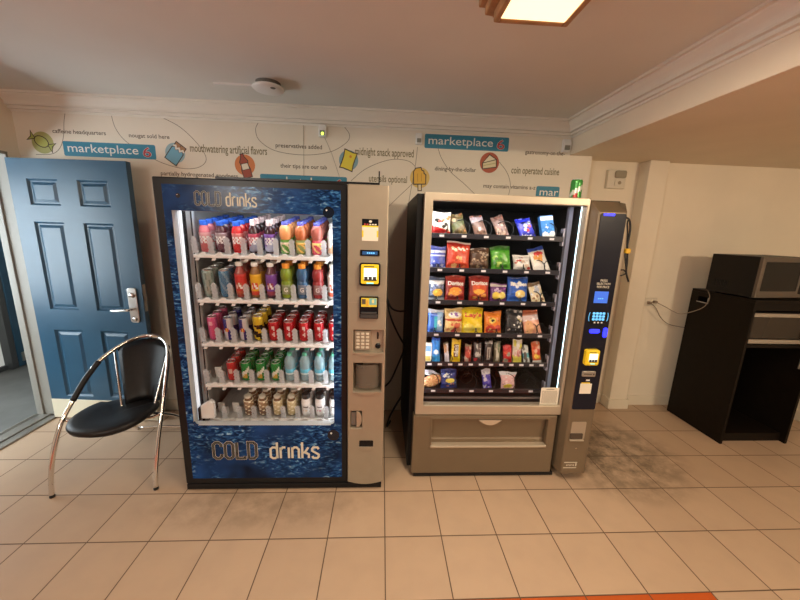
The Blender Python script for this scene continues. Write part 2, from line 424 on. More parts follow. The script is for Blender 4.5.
# vestibule beyond the doorway
struct(MB().box(-4.12, -3.97, 3.67, 6.2, 0, 2.6).box(-4.12, -3.97, -2.0, 3.67, 2.02, 2.6).build('wall_vestibule', vestM))
struct(MB().box(-3.97, -2.81, 6.05, 6.2, 0, 2.6).build('wall_vestibule_end', vestM))
d2 = struct(MB().box(-3.985, -3.93, 3.67, 4.60, .01, 2.02).build('door_2', doorM, bevel=.004))
MB().box(-3.93, -3.918, 3.70, 3.74, .06, .16).build('hinge', steelM, d2, bevel=.002)
w1 = struct(MB().box(-4.03, -4.02, 2.90, 3.61, .05, 2.0).build('window_1', dayM))
MB().box(-4.05, -3.94, 3.61, 3.67, 0, 2.02).box(-4.05, -3.99, 2.83, 3.61, 0, .05).box(-4.05, -3.99, 2.83, 2.90, .05, 2.02).build('window_frame', mat('dark_frame', (.06, .065, .07), .4), w1, bevel=.003)

w2 = struct(MB().box(-4.03, -4.02, -1.6, 2.80, .75, 1.95).build('window_2', day2M))
MB().box(-4.05, -3.99, -1.6, 2.83, 0, .75).box(-4.05, -3.99, -1.6, 2.83, 1.95, 2.02).build('window_frame', mat('dark_frame'), w2)
# the blue six-panel door, swung open flat before the back wall
d1 = struct(thing('door_1', '', '', (-2.655, 2.70, 0))); del d1['label']; del d1['category']
DW, DH, DT = .852, 2.018, .044
def door_leaf(panels, zb):
    mb = MB(); mb.plate(0, DW, zb, DH, -DT, 0, [p for p in panels])
    for x0, x1, z0, z1 in panels:      # sunk moulding and raised field
        def ring(a, ya, b, yb):
            A = [(x0 + a, z0 + a), (x1 - a, z0 + a), (x1 - a, z1 - a), (x0 + a, z1 - a)]; B = [(x0 + b, z0 + b), (x1 - b, z0 + b), (x1 - b, z1 - b), (x0 + b, z1 - b)]
            for i in range(4):
                j = (i + 1) % 4; mb.quad_([(A[i][0], ya, A[i][1]), (A[j][0], ya, A[j][1]), (B[j][0], yb, B[j][1]), (B[i][0], yb, B[i][1])])
        ring(0, -DT, .012, -DT + .013); ring(.012, -DT + .013, .022, -DT + .013); ring(.022, -DT + .013, .042, -DT + .004)
        mb.quad_([(x0 + .042, -DT + .004, z0 + .042), (x1 - .042, -DT + .004, z0 + .042), (x1 - .042, -DT + .004, z1 - .042), (x0 + .042, -DT + .004, z1 - .042)])
    return mb
PX = [(.125, .345), (.485, .705)]
pan = [(a, b, z0, z1) for a, b in PX for z0, z1 in ((1.70, 1.882), (.925, 1.583), (.205, .765))]
leaf = door_leaf(pan, .175).build('door_leaf', doorM, d1, local=True)
MB().plate(0, DW, .012, .175, -DT - .004, 0, []).build('kick_plate', kickM, d1, local=True, bevel=.002)
lk = MB(); lk.rrect(.745, .815, .845, 1.115, .02, -DT - .012, -DT); lo = lk.build('lock_plate', steelM, d1, local=True, bevel=.004)
MB().tube([(.782, -DT - .012, .955), (.782, -DT - .06, .955), (.76, -DT - .066, .955), (.65, -DT - .062, .945)], .0105, 10, 4).build('lever', chromeM, lo, local=True, smooth=True)
MB().lathe([(.0, -.012), (.018, -.012), (.02, 0)], 16, (.782, -DT - .012, 1.06), axis='y').build('deadbolt_turn', steelM, lo, local=True, smooth=True)
MB().lathe([(.0, -.008), (.014, -.008), (.016, 0)], 16, (.782, -DT - .012, .875), axis='y').build('lock_cylinder', steelM, lo, local=True, smooth=True)
MB().box(DW, DW + .002, -.036, -.008, .93, 1.14).box(DW, DW + .01, -.03, -.014, 1.01, 1.05).build('latch_plate', alumM, d1, local=True)
d1.rotation_euler = (0, 0, math.radians(-3.5))

# ================================================================== WALL GRAPHICS (vinyl on the back wall)
YW = YB - .0006
def slogan(text, x0, x1, z, cap, m, label):
    o = put_text(MB(), text, x0, x1, z, cap, YW, .012).build('wall_lettering', m, weld=False)
    tag(o, label, 'wall lettering', 'slogans on the back wall')
slogan('caffeine headquarters', -2.431, -2.056, 2.224, .028, wallinkM, 'small brown slogan caffeine headquarters above the left blue sign')
slogan('nougat sold here', -1.894, -1.603, 2.218, .028, wallinkM, 'small brown slogan nougat sold here left of the chocolate bar emblem')
slogan('mouthwatering artificial flavors', -1.462, -.892, 2.136, .056, wallink2M, 'tall narrow slogan mouthwatering artificial flavors above the drinks machine')
slogan('partially hydrogenated goodness', -1.694, -1.121, 1.958, .03, wallinkM, 'brown slogan partially hydrogenated goodness just above the drinks machine top')
slogan('preservatives added', -.826, -.476, 2.194, .03, wallinkM, 'brown slogan preservatives added inside the drawn oval loop')
slogan('their tips are our tab', -.796, -.440, 2.049, .03, wallinkM, 'brown slogan their tips are our tab under the oval loop')
slogan('midnight snack approved', -.224, .232, 2.165, .056, wallink2M, 'tall narrow slogan midnight snack approved right of the yellow bag emblem')
slogan('utensils optional', -.114, .186, 1.972, .052, wallink2M, 'tall narrow slogan utensils optional left of the ice pop emblem')
slogan('dining-by-the-dollar', .403, .733, 2.076, .03, wallinkM, 'brown slogan dining by the dollar left of the cake slice emblem')
slogan('gastronomy-on-the-', 1.116, 1.440, 2.228, .03, wallinkM, 'brown slogan gastronomy on the go cut off at the corner sensor')
slogan('coin operated cuisine', 1.019, 1.412, 2.078, .054, wallink2M, 'tall narrow slogan coin operated cuisine near the wall corner')
slogan('may contain vitamins a-z', .802, 1.231, 1.961, .03, wallinkM, 'brown slogan may contain vitamins just above the snack machine')

def market_sign(x0, x1, z0, z1, text, label, six=True, frac=.81, clip=None):
    t = thing('wall_sign', label, 'sign', ((x0 + x1) / 2, YB, z0), 'blue wall signs')
    MB().rrect(x0, x1, z0, z1, .012, YB - .0012, YB).build('sign_panel', signM, t)
    put_text(MB(), text, x0 + .03, x0 + (x1 - x0) * frac, z0 + .031, .058, YB - .0018, .004).build('sign_lettering', signwM, t, weld=False)
    if six:
        a = x0 + (x1 - x0) * .86; b = x0 + (x1 - x0) * .95
        mb = MB(); put_text(mb, '6', a - .002, b + .002, z0 + .016, .068, YB - .0016, .022, mi=1); put_text(mb, '6', a, b, z0 + .016, .068, YB - .0022, 0.008)
        mb.build('sign_numeral', [sixM, signwM], t, weld=False)
    return t
market_sign(-2.372, -1.714, 2.068, 2.171, 'marketplace', 'blue wall sign marketplace 6 above the open blue door')
market_sign(.313, .978, 2.237, 2.340, 'marketplace', 'blue wall sign marketplace 6 above the snack machine')
market_sign(-.953, -.286, 1.895, 1.997, 'marketplace', 'blue wall sign mostly hidden behind the drinks machine top')
t = market_sign(1.239, 1.432, 1.887, 1.989, 'mar', 'blue wall sign cut off after mar beside the green can', False, .96)

def emblem(name, label, fn):
    mb = MB(); fn(mb); tag(mb.build('wall_decal', vcM, weld=False), label, 'wall decal', 'food emblems on the back wall')
y0 = YB; ya, yb_, yc, yd = YB - .0008, YB - .0012, YB - .0016, YB - .002
BR = (.05, .03, .02)
def rot(pts, cx, cz, a):
    a = math.radians(a); return [(cx + x * math.cos(a) - z * math.sin(a), cz + x * math.sin(a) + z * math.cos(a)) for x, z in pts]
def shape(mb, pts, cx, cz, a, fill, y, w=.006, yl=None):
    p = rot(pts, cx, cz, a); mb.prism(p, 'y', y - .0003, y, fill); mb.ribbon(p, w, yl or y - .0003, .0003, closed=True, col=BR)
def candy(mb):
    mb.disc(-2.512, 2.153, .076, ya, y0, (.42, .42, .16))
    for s in (-1, 1): shape(mb, [(s * .045, 0), (s * .092, .036), (s * .078, 0), (s * .092, -.036)], -2.519, 2.160, -27, (.38, .42, .10), ya)
    shape(mb, [(.05 * math.cos(k * PI / 8), .036 * math.sin(k * PI / 8)) for k in range(16)], -2.519, 2.160, -27, (.46, .50, .14), yb_)
emblem('', 'wrapped candy on an olive green disc above the blue door', candy)
def choc(mb):
    mb.disc(-1.573, 2.121, .072, ya, y0, (.30, .45, .50))
    shape(mb, [(-.042, .02), (.042, .02), (.042, .075), (-.042, .075)], -1.568, 2.118, -37, (.36, .19, .09), ya)
    mb.ribbon(rot([(0, .02), (0, .075)], -1.568, 2.118, -37), .004, yb_, .0003, col=BR)
    shape(mb, [(-.048, -.075), (.048, -.075), (.048, .025), (.03, .04), (.016, .022), (0, .038), (-.016, .022), (-.03, .04), (-.048, .025)], -1.568, 2.118, -37, (.16, .40, .55), yb_)
    mb.ribbon(rot([(-.044, .038), (-.03, .048), (-.016, .03), (0, .046), (.016, .03), (.03, .048), (.044, .038)], -1.568, 2.118, -37), .012, yc, .0003, col=(.75, .7, .6))
emblem('', 'half unwrapped chocolate bar on a pale blue disc', choc)
def cola(mb):
    mb.disc(-1.063, 2.056, .076, ya, y0, (.62, .20, .06))
    shape(mb, [(-.032, -.10), (.032, -.10), (.034, -.04), (.026, -.01), (.032, .02), (.012, .055), (.012, .075), (-.012, .075), (-.012, .055), (-.032, .02), (-.026, -.01), (-.034, -.04)], -1.066, 2.062, 14, (.33, .06, .03), ya)
    shape(mb, [(-.027, -.04), (.028, -.04), (.025, .005), (-.025, .005)], -1.066, 2.062, 14, (.72, .64, .52), yb_, .004)
emblem('', 'red soda bottle on an orange disc above the drinks machine', cola)
def chip(mb):
    mb.disc(-.273, 2.122, .074, ya, y0, (.20, .36, .44))
    shape(mb, [(-.05, -.07), (-.02, -.066), (.02, -.068), (.05, -.07), (.044, -.02), (.046, .03), (.05, .07), (.02, .064), (-.02, .068), (-.05, .07), (-.044, .02), (-.046, -.03)], -.274, 2.122, -17, (.74, .62, .05), ya, .008)
    mb.disc(-.258, 2.15, .010, yc, yb_, (.65, .25, .03), seg=10)
emblem('', 'yellow snack bag on a slate blue disc', chip)
def pops(mb):
    mb.disc(.287, 2.015, .078, ya, y0, (.66, .47, .12))
    shape(mb, [(-.014, -.10), (.014, -.10), (.014, -.04), (-.014, -.04)], .285, 2.017, 3, (.70, .58, .35), ya, .007)
    shape(mb, [(-.048, -.05), (.048, -.05), (.05, .02), (.036, .03), (.034, .048), (.018, .055), (.012, .075), (-.03, .07), (-.048, .045)], .285, 2.017, 3, (.72, .42, .03), yb_, .008)
    for dx in (-.016, .014): mb.ribbon(rot([(dx, -.03), (dx, .03)], .285, 2.017, 3), .006, yc, .0003, col=(.50, .26, .02))
emblem('', 'orange ice pop on a golden disc left of the snack machine', pops)
def cake(mb):
    mb.disc(.836, 2.150, .077, ya, y0, (.42, .085, .04))
    shape(mb, [(-.055, -.045), (.055, -.035), (.055, .022), (-.055, .0)], .836, 2.150, 4, (.70, .62, .40), ya, .007)
    shape(mb, [(-.055, .0), (.055, .022), (.0, .06)], .836, 2.150, 4, (.74, .68, .50), yb_, .007)
    mb.ribbon(rot([(-.05, -.02), (.05, -.005)], .836, 2.150, 4), .006, yc, .0003, col=(.45, .42, .22))
emblem('', 'cake slice on a brick red disc under the right blue sign', cake)
for pts, lab in (
    ([(-2.321, 2.364), (-2.339, 2.301), (-2.358, 2.205), (-2.397, 2.121), (-2.461, 2.077), (-2.574, 2.069)], 'thin drawn curve passing behind the green candy disc'),
    ([(-1.642, 2.364), (-1.520, 2.304), (-1.413, 2.205), (-1.351, 2.109), (-1.368, 2.051), (-1.445, 2.016), (-1.563, 2.017), (-1.719, 2.065), (-1.907, 2.177), (-1.980, 2.270), (-2.0, 2.364)], 'thin drawn loop around the chocolate bar emblem'),
    ([(-.944, 2.364), (-.969, 2.309), (-.941, 2.233), (-.824, 2.167), (-.614, 2.147), (-.416, 2.177), (-.293, 2.247), (-.266, 2.305), (-.308, 2.364)], 'thin drawn oval hanging from the crown around preservatives added'),
    ([(-.255, 1.970), (-.154, 2.056), (-.03, 2.116), (.087, 2.145), (.193, 2.135), (.247, 2.098)], 'thin drawn arch over utensils optional'),
    ([(.422, 2.236), (.452, 2.167), (.529, 2.070), (.644, 1.984), (.746, 1.90)], 'thin drawn curve falling left of the cake slice'),
    ([(.914, 2.159), (.985, 2.082), (1.021, 1.992), (1.013, 1.90)], 'thin drawn curve falling right of the cake slice'),
    ([(.259, 2.242), (.247, 2.098), (.219, 1.916), (.203, 1.80)], 'thin drawn line falling through the ice pop disc'),
    ([(.02, 1.76), (.107, 1.849), (.200, 1.939), (.257, 1.997)], 'thin drawn diagonal below the ice pop disc')):
    o = MB().ribbon(pts, .0042, YW, .0003, 8).build('wall_line', lineM, weld=False); tag(o, lab, 'wall decal', 'thin curves drawn on the wall')

for pts, lab in (([(-.612, YB - .0015, 2.36), (-.614, YB - .0015, 2.2), (-.619, YB - .0015, 1.99)], 'thin wire running straight down the wall left of the lit sensor'), ([(-.455, YB - .0015, 2.28), (-.40, YB - .0015, 2.16), (-.345, YB - .0015, 2.0)], 'thin wire slanting down the wall from the lit sensor')):
    tag(MB().tube(pts, .0014, 6).build('sensor_wire', lineM), lab, 'wire', 'sensor wires on the back wall')
# ------------------------------------------------------------------ sensors, panel, outlet, detector
def sensor(cx, z0, z1, w, y, lab, lit):
    t = thing('motion_sensor', lab, 'sensor', (cx, y, z0), 'white sensors under the crown')
    h = z1 - z0
    MB().prism([(y, z0), (y, z1), (y - .022, z1), (y - .036, z0 + h * .55), (y - .03, z0 + .004), (y - .02, z0)], 'x', cx - w / 2, cx + w / 2).build('housing', whiteM, t, bevel=.006)
    MB().box(cx - w * .32, cx + w * .32, y - .0385, y - .028, z0 + h * .14, z0 + h * .5).build('lens', mat('sensor_lens', (.22, .22, .19), .3), t, bevel=.003)
    if lit: MB().lathe([(0, -.004), (.008, -.003), (.011, 0)], 12, (cx + .002, y - .0385, z0 + h * .24), axis='y').build('indicator_light', mat('green_light', (.4, .6, .1), .3, emit=(.55, .8, .08), estr=3), t, smooth=True)
sensor(-.467, 2.276, 2.366, .058, YB, 'white motion sensor with lit green light above the drinks machine', True)
sensor(.266, 2.256, 2.338, .05, YB, 'white motion sensor beside the right blue sign', False)
sensor(1.437, 2.250, 2.345, .066, YB, 'white motion sensor in the corner under the beam', False)
t = thing('intercom_panel', 'beige intercom panel on the recessed wall above the snack machine', 'wall panel', (1.98, 2.95, 2.01))
MB().box(1.902, 2.062, 2.92, 2.955, 2.012, 2.162).build('back_plate', offM, t, bevel=.004)
MB().rrect(1.958, 2.055, 2.095, 2.155, .016, 2.906, 2.92).build('display', mat('panel_display', (.30, .27, .20), .2), t, bevel=.003)
MB().rrect(1.965, 2.045, 2.03, 2.08, .008, 2.912, 2.92).build('button_field', offM, t, bevel=.002)
MB().disc(2.005, 2.057, .014, 2.909, 2.912).build('button', mat('panel_button', (.30, .24, .15), .4), t)
t = thing('wall_outlet', 'ivory double wall outlet with two plugs left of the dark cabinet', 'outlet', (2.47, 2.91, 1.0))
MB().rrect(2.409, 2.535, .992, 1.070, .006, 2.904, 2.91).build('cover_plate', offM, t, bevel=.002)
for cx in (2.445, 2.50): MB().rrect(cx - .018, cx + .018, 1.008, 1.055, .006, 2.902, 2.904).build('socket', baseM, t)
def cord(name, lab, pts, r, m, group=None, plug=None):
    o = MB().tube(pts, r, 8, 8).build(name, m, smooth=True); tag(o, lab, 'cord', group)
    if plug: MB().box(plug[0] - .014, plug[0] + .014, plug[1] - .03, plug[1], plug[2] - .012, plug[2] + .012).build('plug', cordbM if m is cordbM else cordwM, o, bevel=.004)
    return o
cord('power_cord', 'grey power cord looping from the outlet to the microwave', [(2.502, 2.875, 1.035), (2.53, 2.80, 1.01), (2.61, 2.74, .965), (2.68, 2.70, .99), (2.725, 2.64, 1.05), (2.738, 2.62, 1.13), (2.742, 2.65, 1.184), (2.765, 2.69, 1.1895)], .0032, cordwM, 'cords at the alcove outlet', (2.502, 2.902, 1.035))
cord('power_cord', 'brown power cord sagging from the outlet behind the cabinet', [(2.452, 2.875, 1.025), (2.47, 2.83, .99), (2.55, 2.85, .90), (2.65, 2.87, .835), (2.76, 2.87, .81), (2.85, 2.87, .80)], .003, mat('cord_brown', (.16, .11, .07), .5), 'cords at the alcove outlet', (2.452, 2.902, 1.025))
t = thing('smoke_detector', 'round white detector on the ceiling with a surface raceway', 'detector', (-.722, 2.35, ZC))
MB().lathe([(0, ZC - .046), (.06, ZC - .046), (.088, ZC - .041), (.096, ZC - .033), (.092, ZC - .026), (.03, ZC - .024)], 28, (-.722, 2.35, 0)).build('cover', whiteM, t, smooth=True)
MB().lathe([(.07, ZC - .026), (.074, ZC)], 28, (-.722, 2.35, 0)).build('base', mat('detector_base', (.10, .09, .075), .5), t)
MB().lathe([(0, ZC - .0475), (.014, ZC - .0475), (.016, ZC - .046)], 12, (-.68, 2.30, 0)).build('test_button', mat('detector_base'), t)
MB().box(-1.07, -.785, 2.378, 2.392, ZC - .012, ZC).build('raceway', whiteM, t, bevel=.002)

# ceiling lamp with stepped wooden frame
t = thing('ceiling_lamp', 'wood framed fluorescent ceiling lamp glowing warm at the top of frame', 'lamp', (.53, .75, ZC))
lm = MB()
def frame_ring(mb, x0, x1, y0_, y1_, z0, z1, w):
    mb.box(x0, x0 + w, y0_, y1_, z0, z1); mb.box(x1 - w, x1, y0_, y1_, z0, z1); mb.box(x0 + w, x1 - w, y0_, y0_ + w, z0, z1); mb.box(x0 + w, x1 - w, y1_ - w, y1_, z0, z1)
frame_ring(lm, .345, .715, .08, 1.46, ZC - .03, ZC, .05)
frame_ring(lm, .365, .695, .10, 1.44, ZC - .065, ZC - .03, .04)
frame_ring(lm, .390, .670, .125, 1.405, ZC - .105, ZC - .065, .022)
lm.build('wood_frame', woodM, t, bevel=.006)
MB().box(.412, .648, .147, 1.383, ZC - .100, ZC - .090).build('diffuser', lensM, t)

# ================================================================== CHAIR
t = thing('armchair', 'black vinyl armchair with looped chrome tube frame beside the blue door', 'chair', (-1.64, 2.05, 0))
loop = [(-1.914, 1.808, .012), (-1.905, 1.812, .12), (-1.892, 1.84, .27), (-1.878, 1.90, .42), (-1.863, 1.98, .525), (-1.835, 2.05, .63), (-1.795, 2.125, .725), (-1.72, 2.25, .803), (-1.64, 2.335, .828), (-1.555, 2.345, .818), (-1.47, 2.29, .785), (-1.41, 2.19, .71), (-1.375, 2.09, .60), (-1.358, 2.01, .475), (-1.355, 1.93, .30), (-1.356, 1.88, .13), (-1.358, 1.862, .012)]
MB().tube(loop, .0125, 12, 5).build('tube_frame', chromeM, t, smooth=True)
for q in ((-1.914, 1.808), (-1.358, 1.862)): MB().lathe([(0, 0), (.0142, 0), (.0142, .010), (.0132, .012)], 14, (q[0], q[1], 0)).build('foot_glide', blackM, t, smooth=True)
MB().tube(loop[4:7], .0165, 12, 5).build('arm_pad', leatherM, t, smooth=True)
# padded round seat
def seat_pad(cx, cy, rx, ry, z0, th_):
    mb = MB(); ring = []; lv = [(.90, 0), (.98, .012), (1.0, .028), (.97, .042), (.85, .05), (.55, .047), (.2, .044)]
    n = 36; b = 0
    for s_, dz in lv:
        for k in range(n):
            a = 2 * PI * k / n; ca, sa = math.cos(a), math.sin(a)
            e = lambda q, p: math.copysign(abs(q) ** p, q)
            mb.v.append((cx + rx * s_ * e(ca, .85), cy + ry * s_ * e(sa, .85), z0 + dz - .015 * s_ * (sa > .6) + .012 * (abs(ca) ** 2) * s_))
    for i in range(len(lv) - 1):
        for k in range(n):
            j = (k + 1) % n; mb.f.append((i * n + k, i * n + j, (i + 1) * n + j, (i + 1) * n + k)); mb.c.append((0, 0, 0)); mb.m.append(0)
    mb.f.append(tuple(range(n - 1, -1, -1))); mb.f.append(tuple((len(lv) - 1) * n + k for k in range(n))); mb.c += [(0, 0, 0)] * 2; mb.m += [0, 0]
    return mb
seat_pad(-1.605, 1.96, .208, .216, .418, .05).build('seat', leatherM, t, smooth=True)
# backrest: curved padded shield that hangs below the top bow
bk = MB(); nu, nv = 12, 10; G = {}
for side in (0, 1):
    for i in range(nu + 1):
        for k in range(nv + 1):
            u = i / nu * 2 - 1; v = k / nv
            hw = .092 + .080 * v; x = -1.530 + u * hw - .072 * v; y = 2.13 + .20 * v - .07 * u * u
            z = .455 + v * (.355 - .03 * abs(u) ** 2.5)
            e = (1 - u ** 6) * (1 - (2 * v - 1) ** 8); y += (-1 if side == 0 else 1) * .014 * max(e, 0) ** .5
            G[side, i, k] = len(bk.v); bk.v.append((x, y, z))
for side in (0, 1):
    for i in range(nu):
        for k in range(nv):
            bk.f.append((G[side, i, k], G[side, i + 1, k], G[side, i + 1, k + 1], G[side, i, k + 1])); bk.c.append((0, 0, 0)); bk.m.append(0)
bk.build('backrest', leatherM, t, smooth=True)
for sg in (-1, 1):
    MB().tube([(-1.530 - .072 * v + sg * (.092 + .080 * v + .004), 2.024 + .20 * v + .012, .442 + v * .33) for v in (0, .25, .5, .75, .97)], .007, 8, 4).build('back_stay', chromeM, t, smooth=True)
ux = MB(); ux.tube([(-1.878, 1.92, .43), (-1.80, 1.95, .412), (-1.60, 2.0, .400), (-1.43, 1.98, .412), (-1.36, 1.99, .44)], .009, 8, 4)
ux.build('seat_support', chromeM, t, smooth=True)
for pts in ([(-1.78, 2.05, .405), (-1.83, 2.2, .30), (-1.862, 2.38, .12), (-1.872, 2.48, .012)], [(-1.47, 2.05, .405), (-1.42, 2.2, .30), (-1.39, 2.38, .12), (-1.37, 2.48, .012)]):
    MB().tube(pts, .011, 10, 5).build('rear_leg', chromeM, t, smooth=True)
MB().tube([(-1.87, 2.46, .035), (-1.65, 2.48, .035), (-1.375, 2.46, .035)], .009, 8, 3).build('rear_bar', chromeM, t, smooth=True)

# ================================================================== DRINKS MACHINE
XA, XB, XS, XR, YF = -1.168, -.187, -.185, .031, 1.85
WX0, WX1, WZ0, WZ1 = -1.085, -.266, .443, 1.671
DMn = thing('drinks_machine', 'tall black and blue glass front cold drinks vending machine beside the chair', 'vending machine', (-.57, 1.85, 0))
cb = MB()
cb.box(XA, -1.11, 1.94, 2.70, .06, 1.82); cb.box(-.215, XR, 1.94, 2.70, .06, 1.82); cb.box(-1.11, -.215, 1.94, 2.70, .06, .385); cb.box(-1.11, -.215, 1.94, 2.70, 1.73, 1.82); cb.box(-1.11, -.215, 2.64, 2.70, .385, 1.73)
cb.box(XA, -1.125, 1.898, 1.94, .06, 1.82); cb.box(-.215, XB, 1.898, 1.94, .06, 1.82); cb.box(-1.125, -.215, 1.898, 1.94, 1.735, 1.82); cb.box(-1.125, -.215, 1.898, 1.94, .06, .385)
cb.build('cabinet', dullM, DMn)
MB().plate(XA, XB, .045, 1.835, YF, 1.898, [(WX0 - .006, WX1 + .006, WZ0 - .006, WZ1 + .006)]).build('door_frame', blackM, DMn, bevel=.006)
gp = MB().plate(-1.122, -.222, .085, 1.80, YF - .003, YF, [(WX0, WX1, WZ0, WZ1)]).build('graphic_panel', splashM, DMn)
MB().plate(WX0 - .006, WX1 + .006, WZ0 - .006, WZ1 + .006, YF - .002, 1.898, [(WX0, WX1, WZ0, WZ1)]).build('window_trim', linerM, DMn)
MB().box(WX0, WX1, 1.868, 1.872, WZ0, WZ1).build('window_pane', winM, DMn)
# round corner gussets of the window opening
for cx, cz, sx, sz in ((WX1, WZ0, -1, 1), (WX0, WZ0, 1, 1), (WX1, WZ1, -1, -1)):
    r_ = .022; pts = [(cx, cz)] + [(cx + sx * (r_ - r_ * math.sin(a)), cz + sz * (r_ - r_ * math.cos(a))) for a in [PI / 2 * k / 6 for k in range(7)]]
    MB().prism(pts, 'y', YF - .003, YF + .012).build('corner_gusset', mat('gusset_navy', (.008, .03, .10), .2), gp)
# droplets in the artwork
for cx, cz, r_ in ((-.285, 1.687, .030), (-.272, .378, .036), (-1.045, 1.745, .012)):
    MB().disc(cx, cz, r_, YF - .0036, YF - .003).build('droplet', mat('droplet_navy', (.003, .007, .02), .12), gp)
    MB().disc(cx - r_ * .35, cz + r_ * .35, r_ * .16, YF - .0042, YF - .0036, seg=10).build('droplet_glint', whiteM, gp)
# inner liner: three walls, floor and top
ln = MB(); ln.box(-1.11, -1.10, 1.94, 2.64, .385, 1.73); ln.box(-.225, -.215, 1.94, 2.64, .385, 1.73); ln.box(-1.10, -.225, 2.62, 2.64, .385, 1.73); ln.box(-1.10, -.225, 1.94, 2.62, 1.715, 1.73); ln.box(-1.10, -.225, 1.94, 2.62, .385, .40)
ln.build('liner', linerdM, DMn)
wp = MB(); wp.box(-1.0995, -1.094, 1.96, 2.61, .40, 1.714); wp.box(-1.09, -.23, 2.605, 2.6195, 1.46, 1.714); wp.box(-1.10, -1.05, 1.97, 1.99, .40, 1.714)
wp.build('side_panel', linerM, DMn)
gk = MB(); gk.box(-1.083, -1.074, 1.936, 1.952, .40, 1.714); gk.box(-1.056, -1.052, 1.962, 1.97, .40, 1.714)
gk.build('gasket', bezelM, DMn)
MB().box(-1.100, -1.080, 1.905, 1.925, .446, 1.70).build('light_tube', ledpM, DMn)
MB().box(-.252, -.242, 1.903, 1.915, .46, 1.69).build('light_tube', ledhM, DMn)
MB().box(-1.05, -.27, 1.903, 1.918, 1.688, 1.70).build('light_tube', ledhM, DMn)
pk = MB(); pk.prism([(-1.068, .455), (-.992, .455), (-.992, .555), (-1.012, .572), (-1.068, .538)], 'y', 1.90, 1.932); pk.build('delivery_cup', whiteM, DMn, bevel=.004)
MB().box(-1.078, -1.068, 1.89, 1.932, .453, .530).build('delivery_cup_edge', bezelM, DMn)
# lettering: tall double-line capitals and a bold lower-case word
def strokes(word, x0, h, w, gap):
    """letter skeletons of a tall rounded condensed face"""
    o = []; x = x0
    for ch in word:
        r = w * .32
        if ch == 'C': p = [[(w, h * .72), (w, h - r), (w - r, h), (r, h), (0, h - r), (0, r), (r, 0), (w - r, 0), (w, r), (w, h * .28)]]
        elif ch == 'O': p = [[(w - r, 0), (w, r), (w, h - r), (w - r, h), (r, h), (0, h - r), (0, r), (r, 0), (w - r, 0)]]
        elif ch == 'L': p = [[(0, h), (0, 0), (w, 0), (w, h * .14)]]
        elif ch == 'D': p = [[(0, 0), (0, h), (w - r, h), (w, h - r), (w, r), (w - r, 0), (0, 0)]]
        elif ch == 'd': p = [[(w, h), (w, 0)], [(w, h * .60), (w - r, h * .68), (r, h * .68), (0, h * .58), (0, r * .8), (r, 0), (w - r, 0), (w, r * .8)]]
        elif ch == 'r': p = [[(0, h * .68), (0, 0)], [(0, h * .52), (r, h * .68), (w * .75, h * .68)]]
        elif ch == 'i': p = [[(0, h * .68), (0, 0)]]
        elif ch == 'n': p = [[(0, h * .68), (0, 0)], [(0, h * .55), (r, h * .68), (w - r, h * .68), (w, h * .55), (w, 0)]]
        elif ch == 'k': p = [[(0, h), (0, 0)], [(w * .95, h * .68), (w * .4, h * .36), (0, h * .34)], [(w * .4, h * .36), (w, h * .24), (w, 0)]]
        elif ch == 's': p = [[(w, h * .56), (w - r * .6, h * .68), (r * .6, h * .68), (0, h * .58), (0, h * .46), (w, h * .22), (w, h * .1), (w - r * .6, 0), (r * .6, 0), (0, h * .12)]]
        o += [[(x + a, b) for a, b in q] for q in p]
        x += {'i': 0, 'r': w * .72}.get(ch, w) + gap
    return o
def brand_words(x0, x1, xd0, xd1, z, h):
    k_ = (x1 - x0) / .253; gC = .022 * k_; wC = (x1 - x0 - 3 * gC) / 4; mb = MB()
    for p in strokes('COLD', x0, h, wC, gC):
        q = [(a, z + b) for a, b in p]
        mb.ribbon(q, .0178 * k_, YF - .003, .0006, mi=0); mb.ribbon(q, .0142 * k_, YF - .0036, .0003, mi=1); mb.ribbon(q, .0035 * k_, YF - .0039, .0003, mi=2)
    mb.build('cold_lettering', [letterM, bezelM, mat('letter_grey', (.12, .115, .10), .5)], gp, weld=False)
    kd = (xd1 - xd0) / .290; gap = .021 * kd; wD = (xd1 - xd0 - 5 * gap) / 4.72; mb = MB()
    for p in strokes('drinks', xd0, h, wD, gap): mb.ribbon([(a, z + b) for a, b in p], .0135 * kd, YF - .003, .0008)
    mb.build('drinks_lettering', letterM, gp, weld=False)
brand_words(-.962, -.835, -.806, -.655, 1.702, .066)
brand_words(-.985, -.735, -.650, -.362, .222, .108)
# cover strip, stray antenna wire on top
MB().box(-.86, -.02, 1.862, 1.878, 1.835, 1.847).box(-.026, -.019, 1.862, 1.872, 1.835, 1.905).build('top_wire_channel', blackM, DMn)
MB().box(XA + .005, XR, 1.88, 2.66, .022, .06).box(XA + .004, XR - .006, 1.846, 1.88, .008, .044).build('base_plinth', blackM, DMn, bevel=.004)
for q in ((-1.12, 1.92), (-.02, 1.92), (-1.12, 2.6), (-.02, 2.6)):
    MB().lathe([(.0, 0), (.028, 0), (.028, .012), (.014, .016), (.014, .026)], 14, (q[0], q[1], 0)).build('levelling_foot', blackM, DMn)
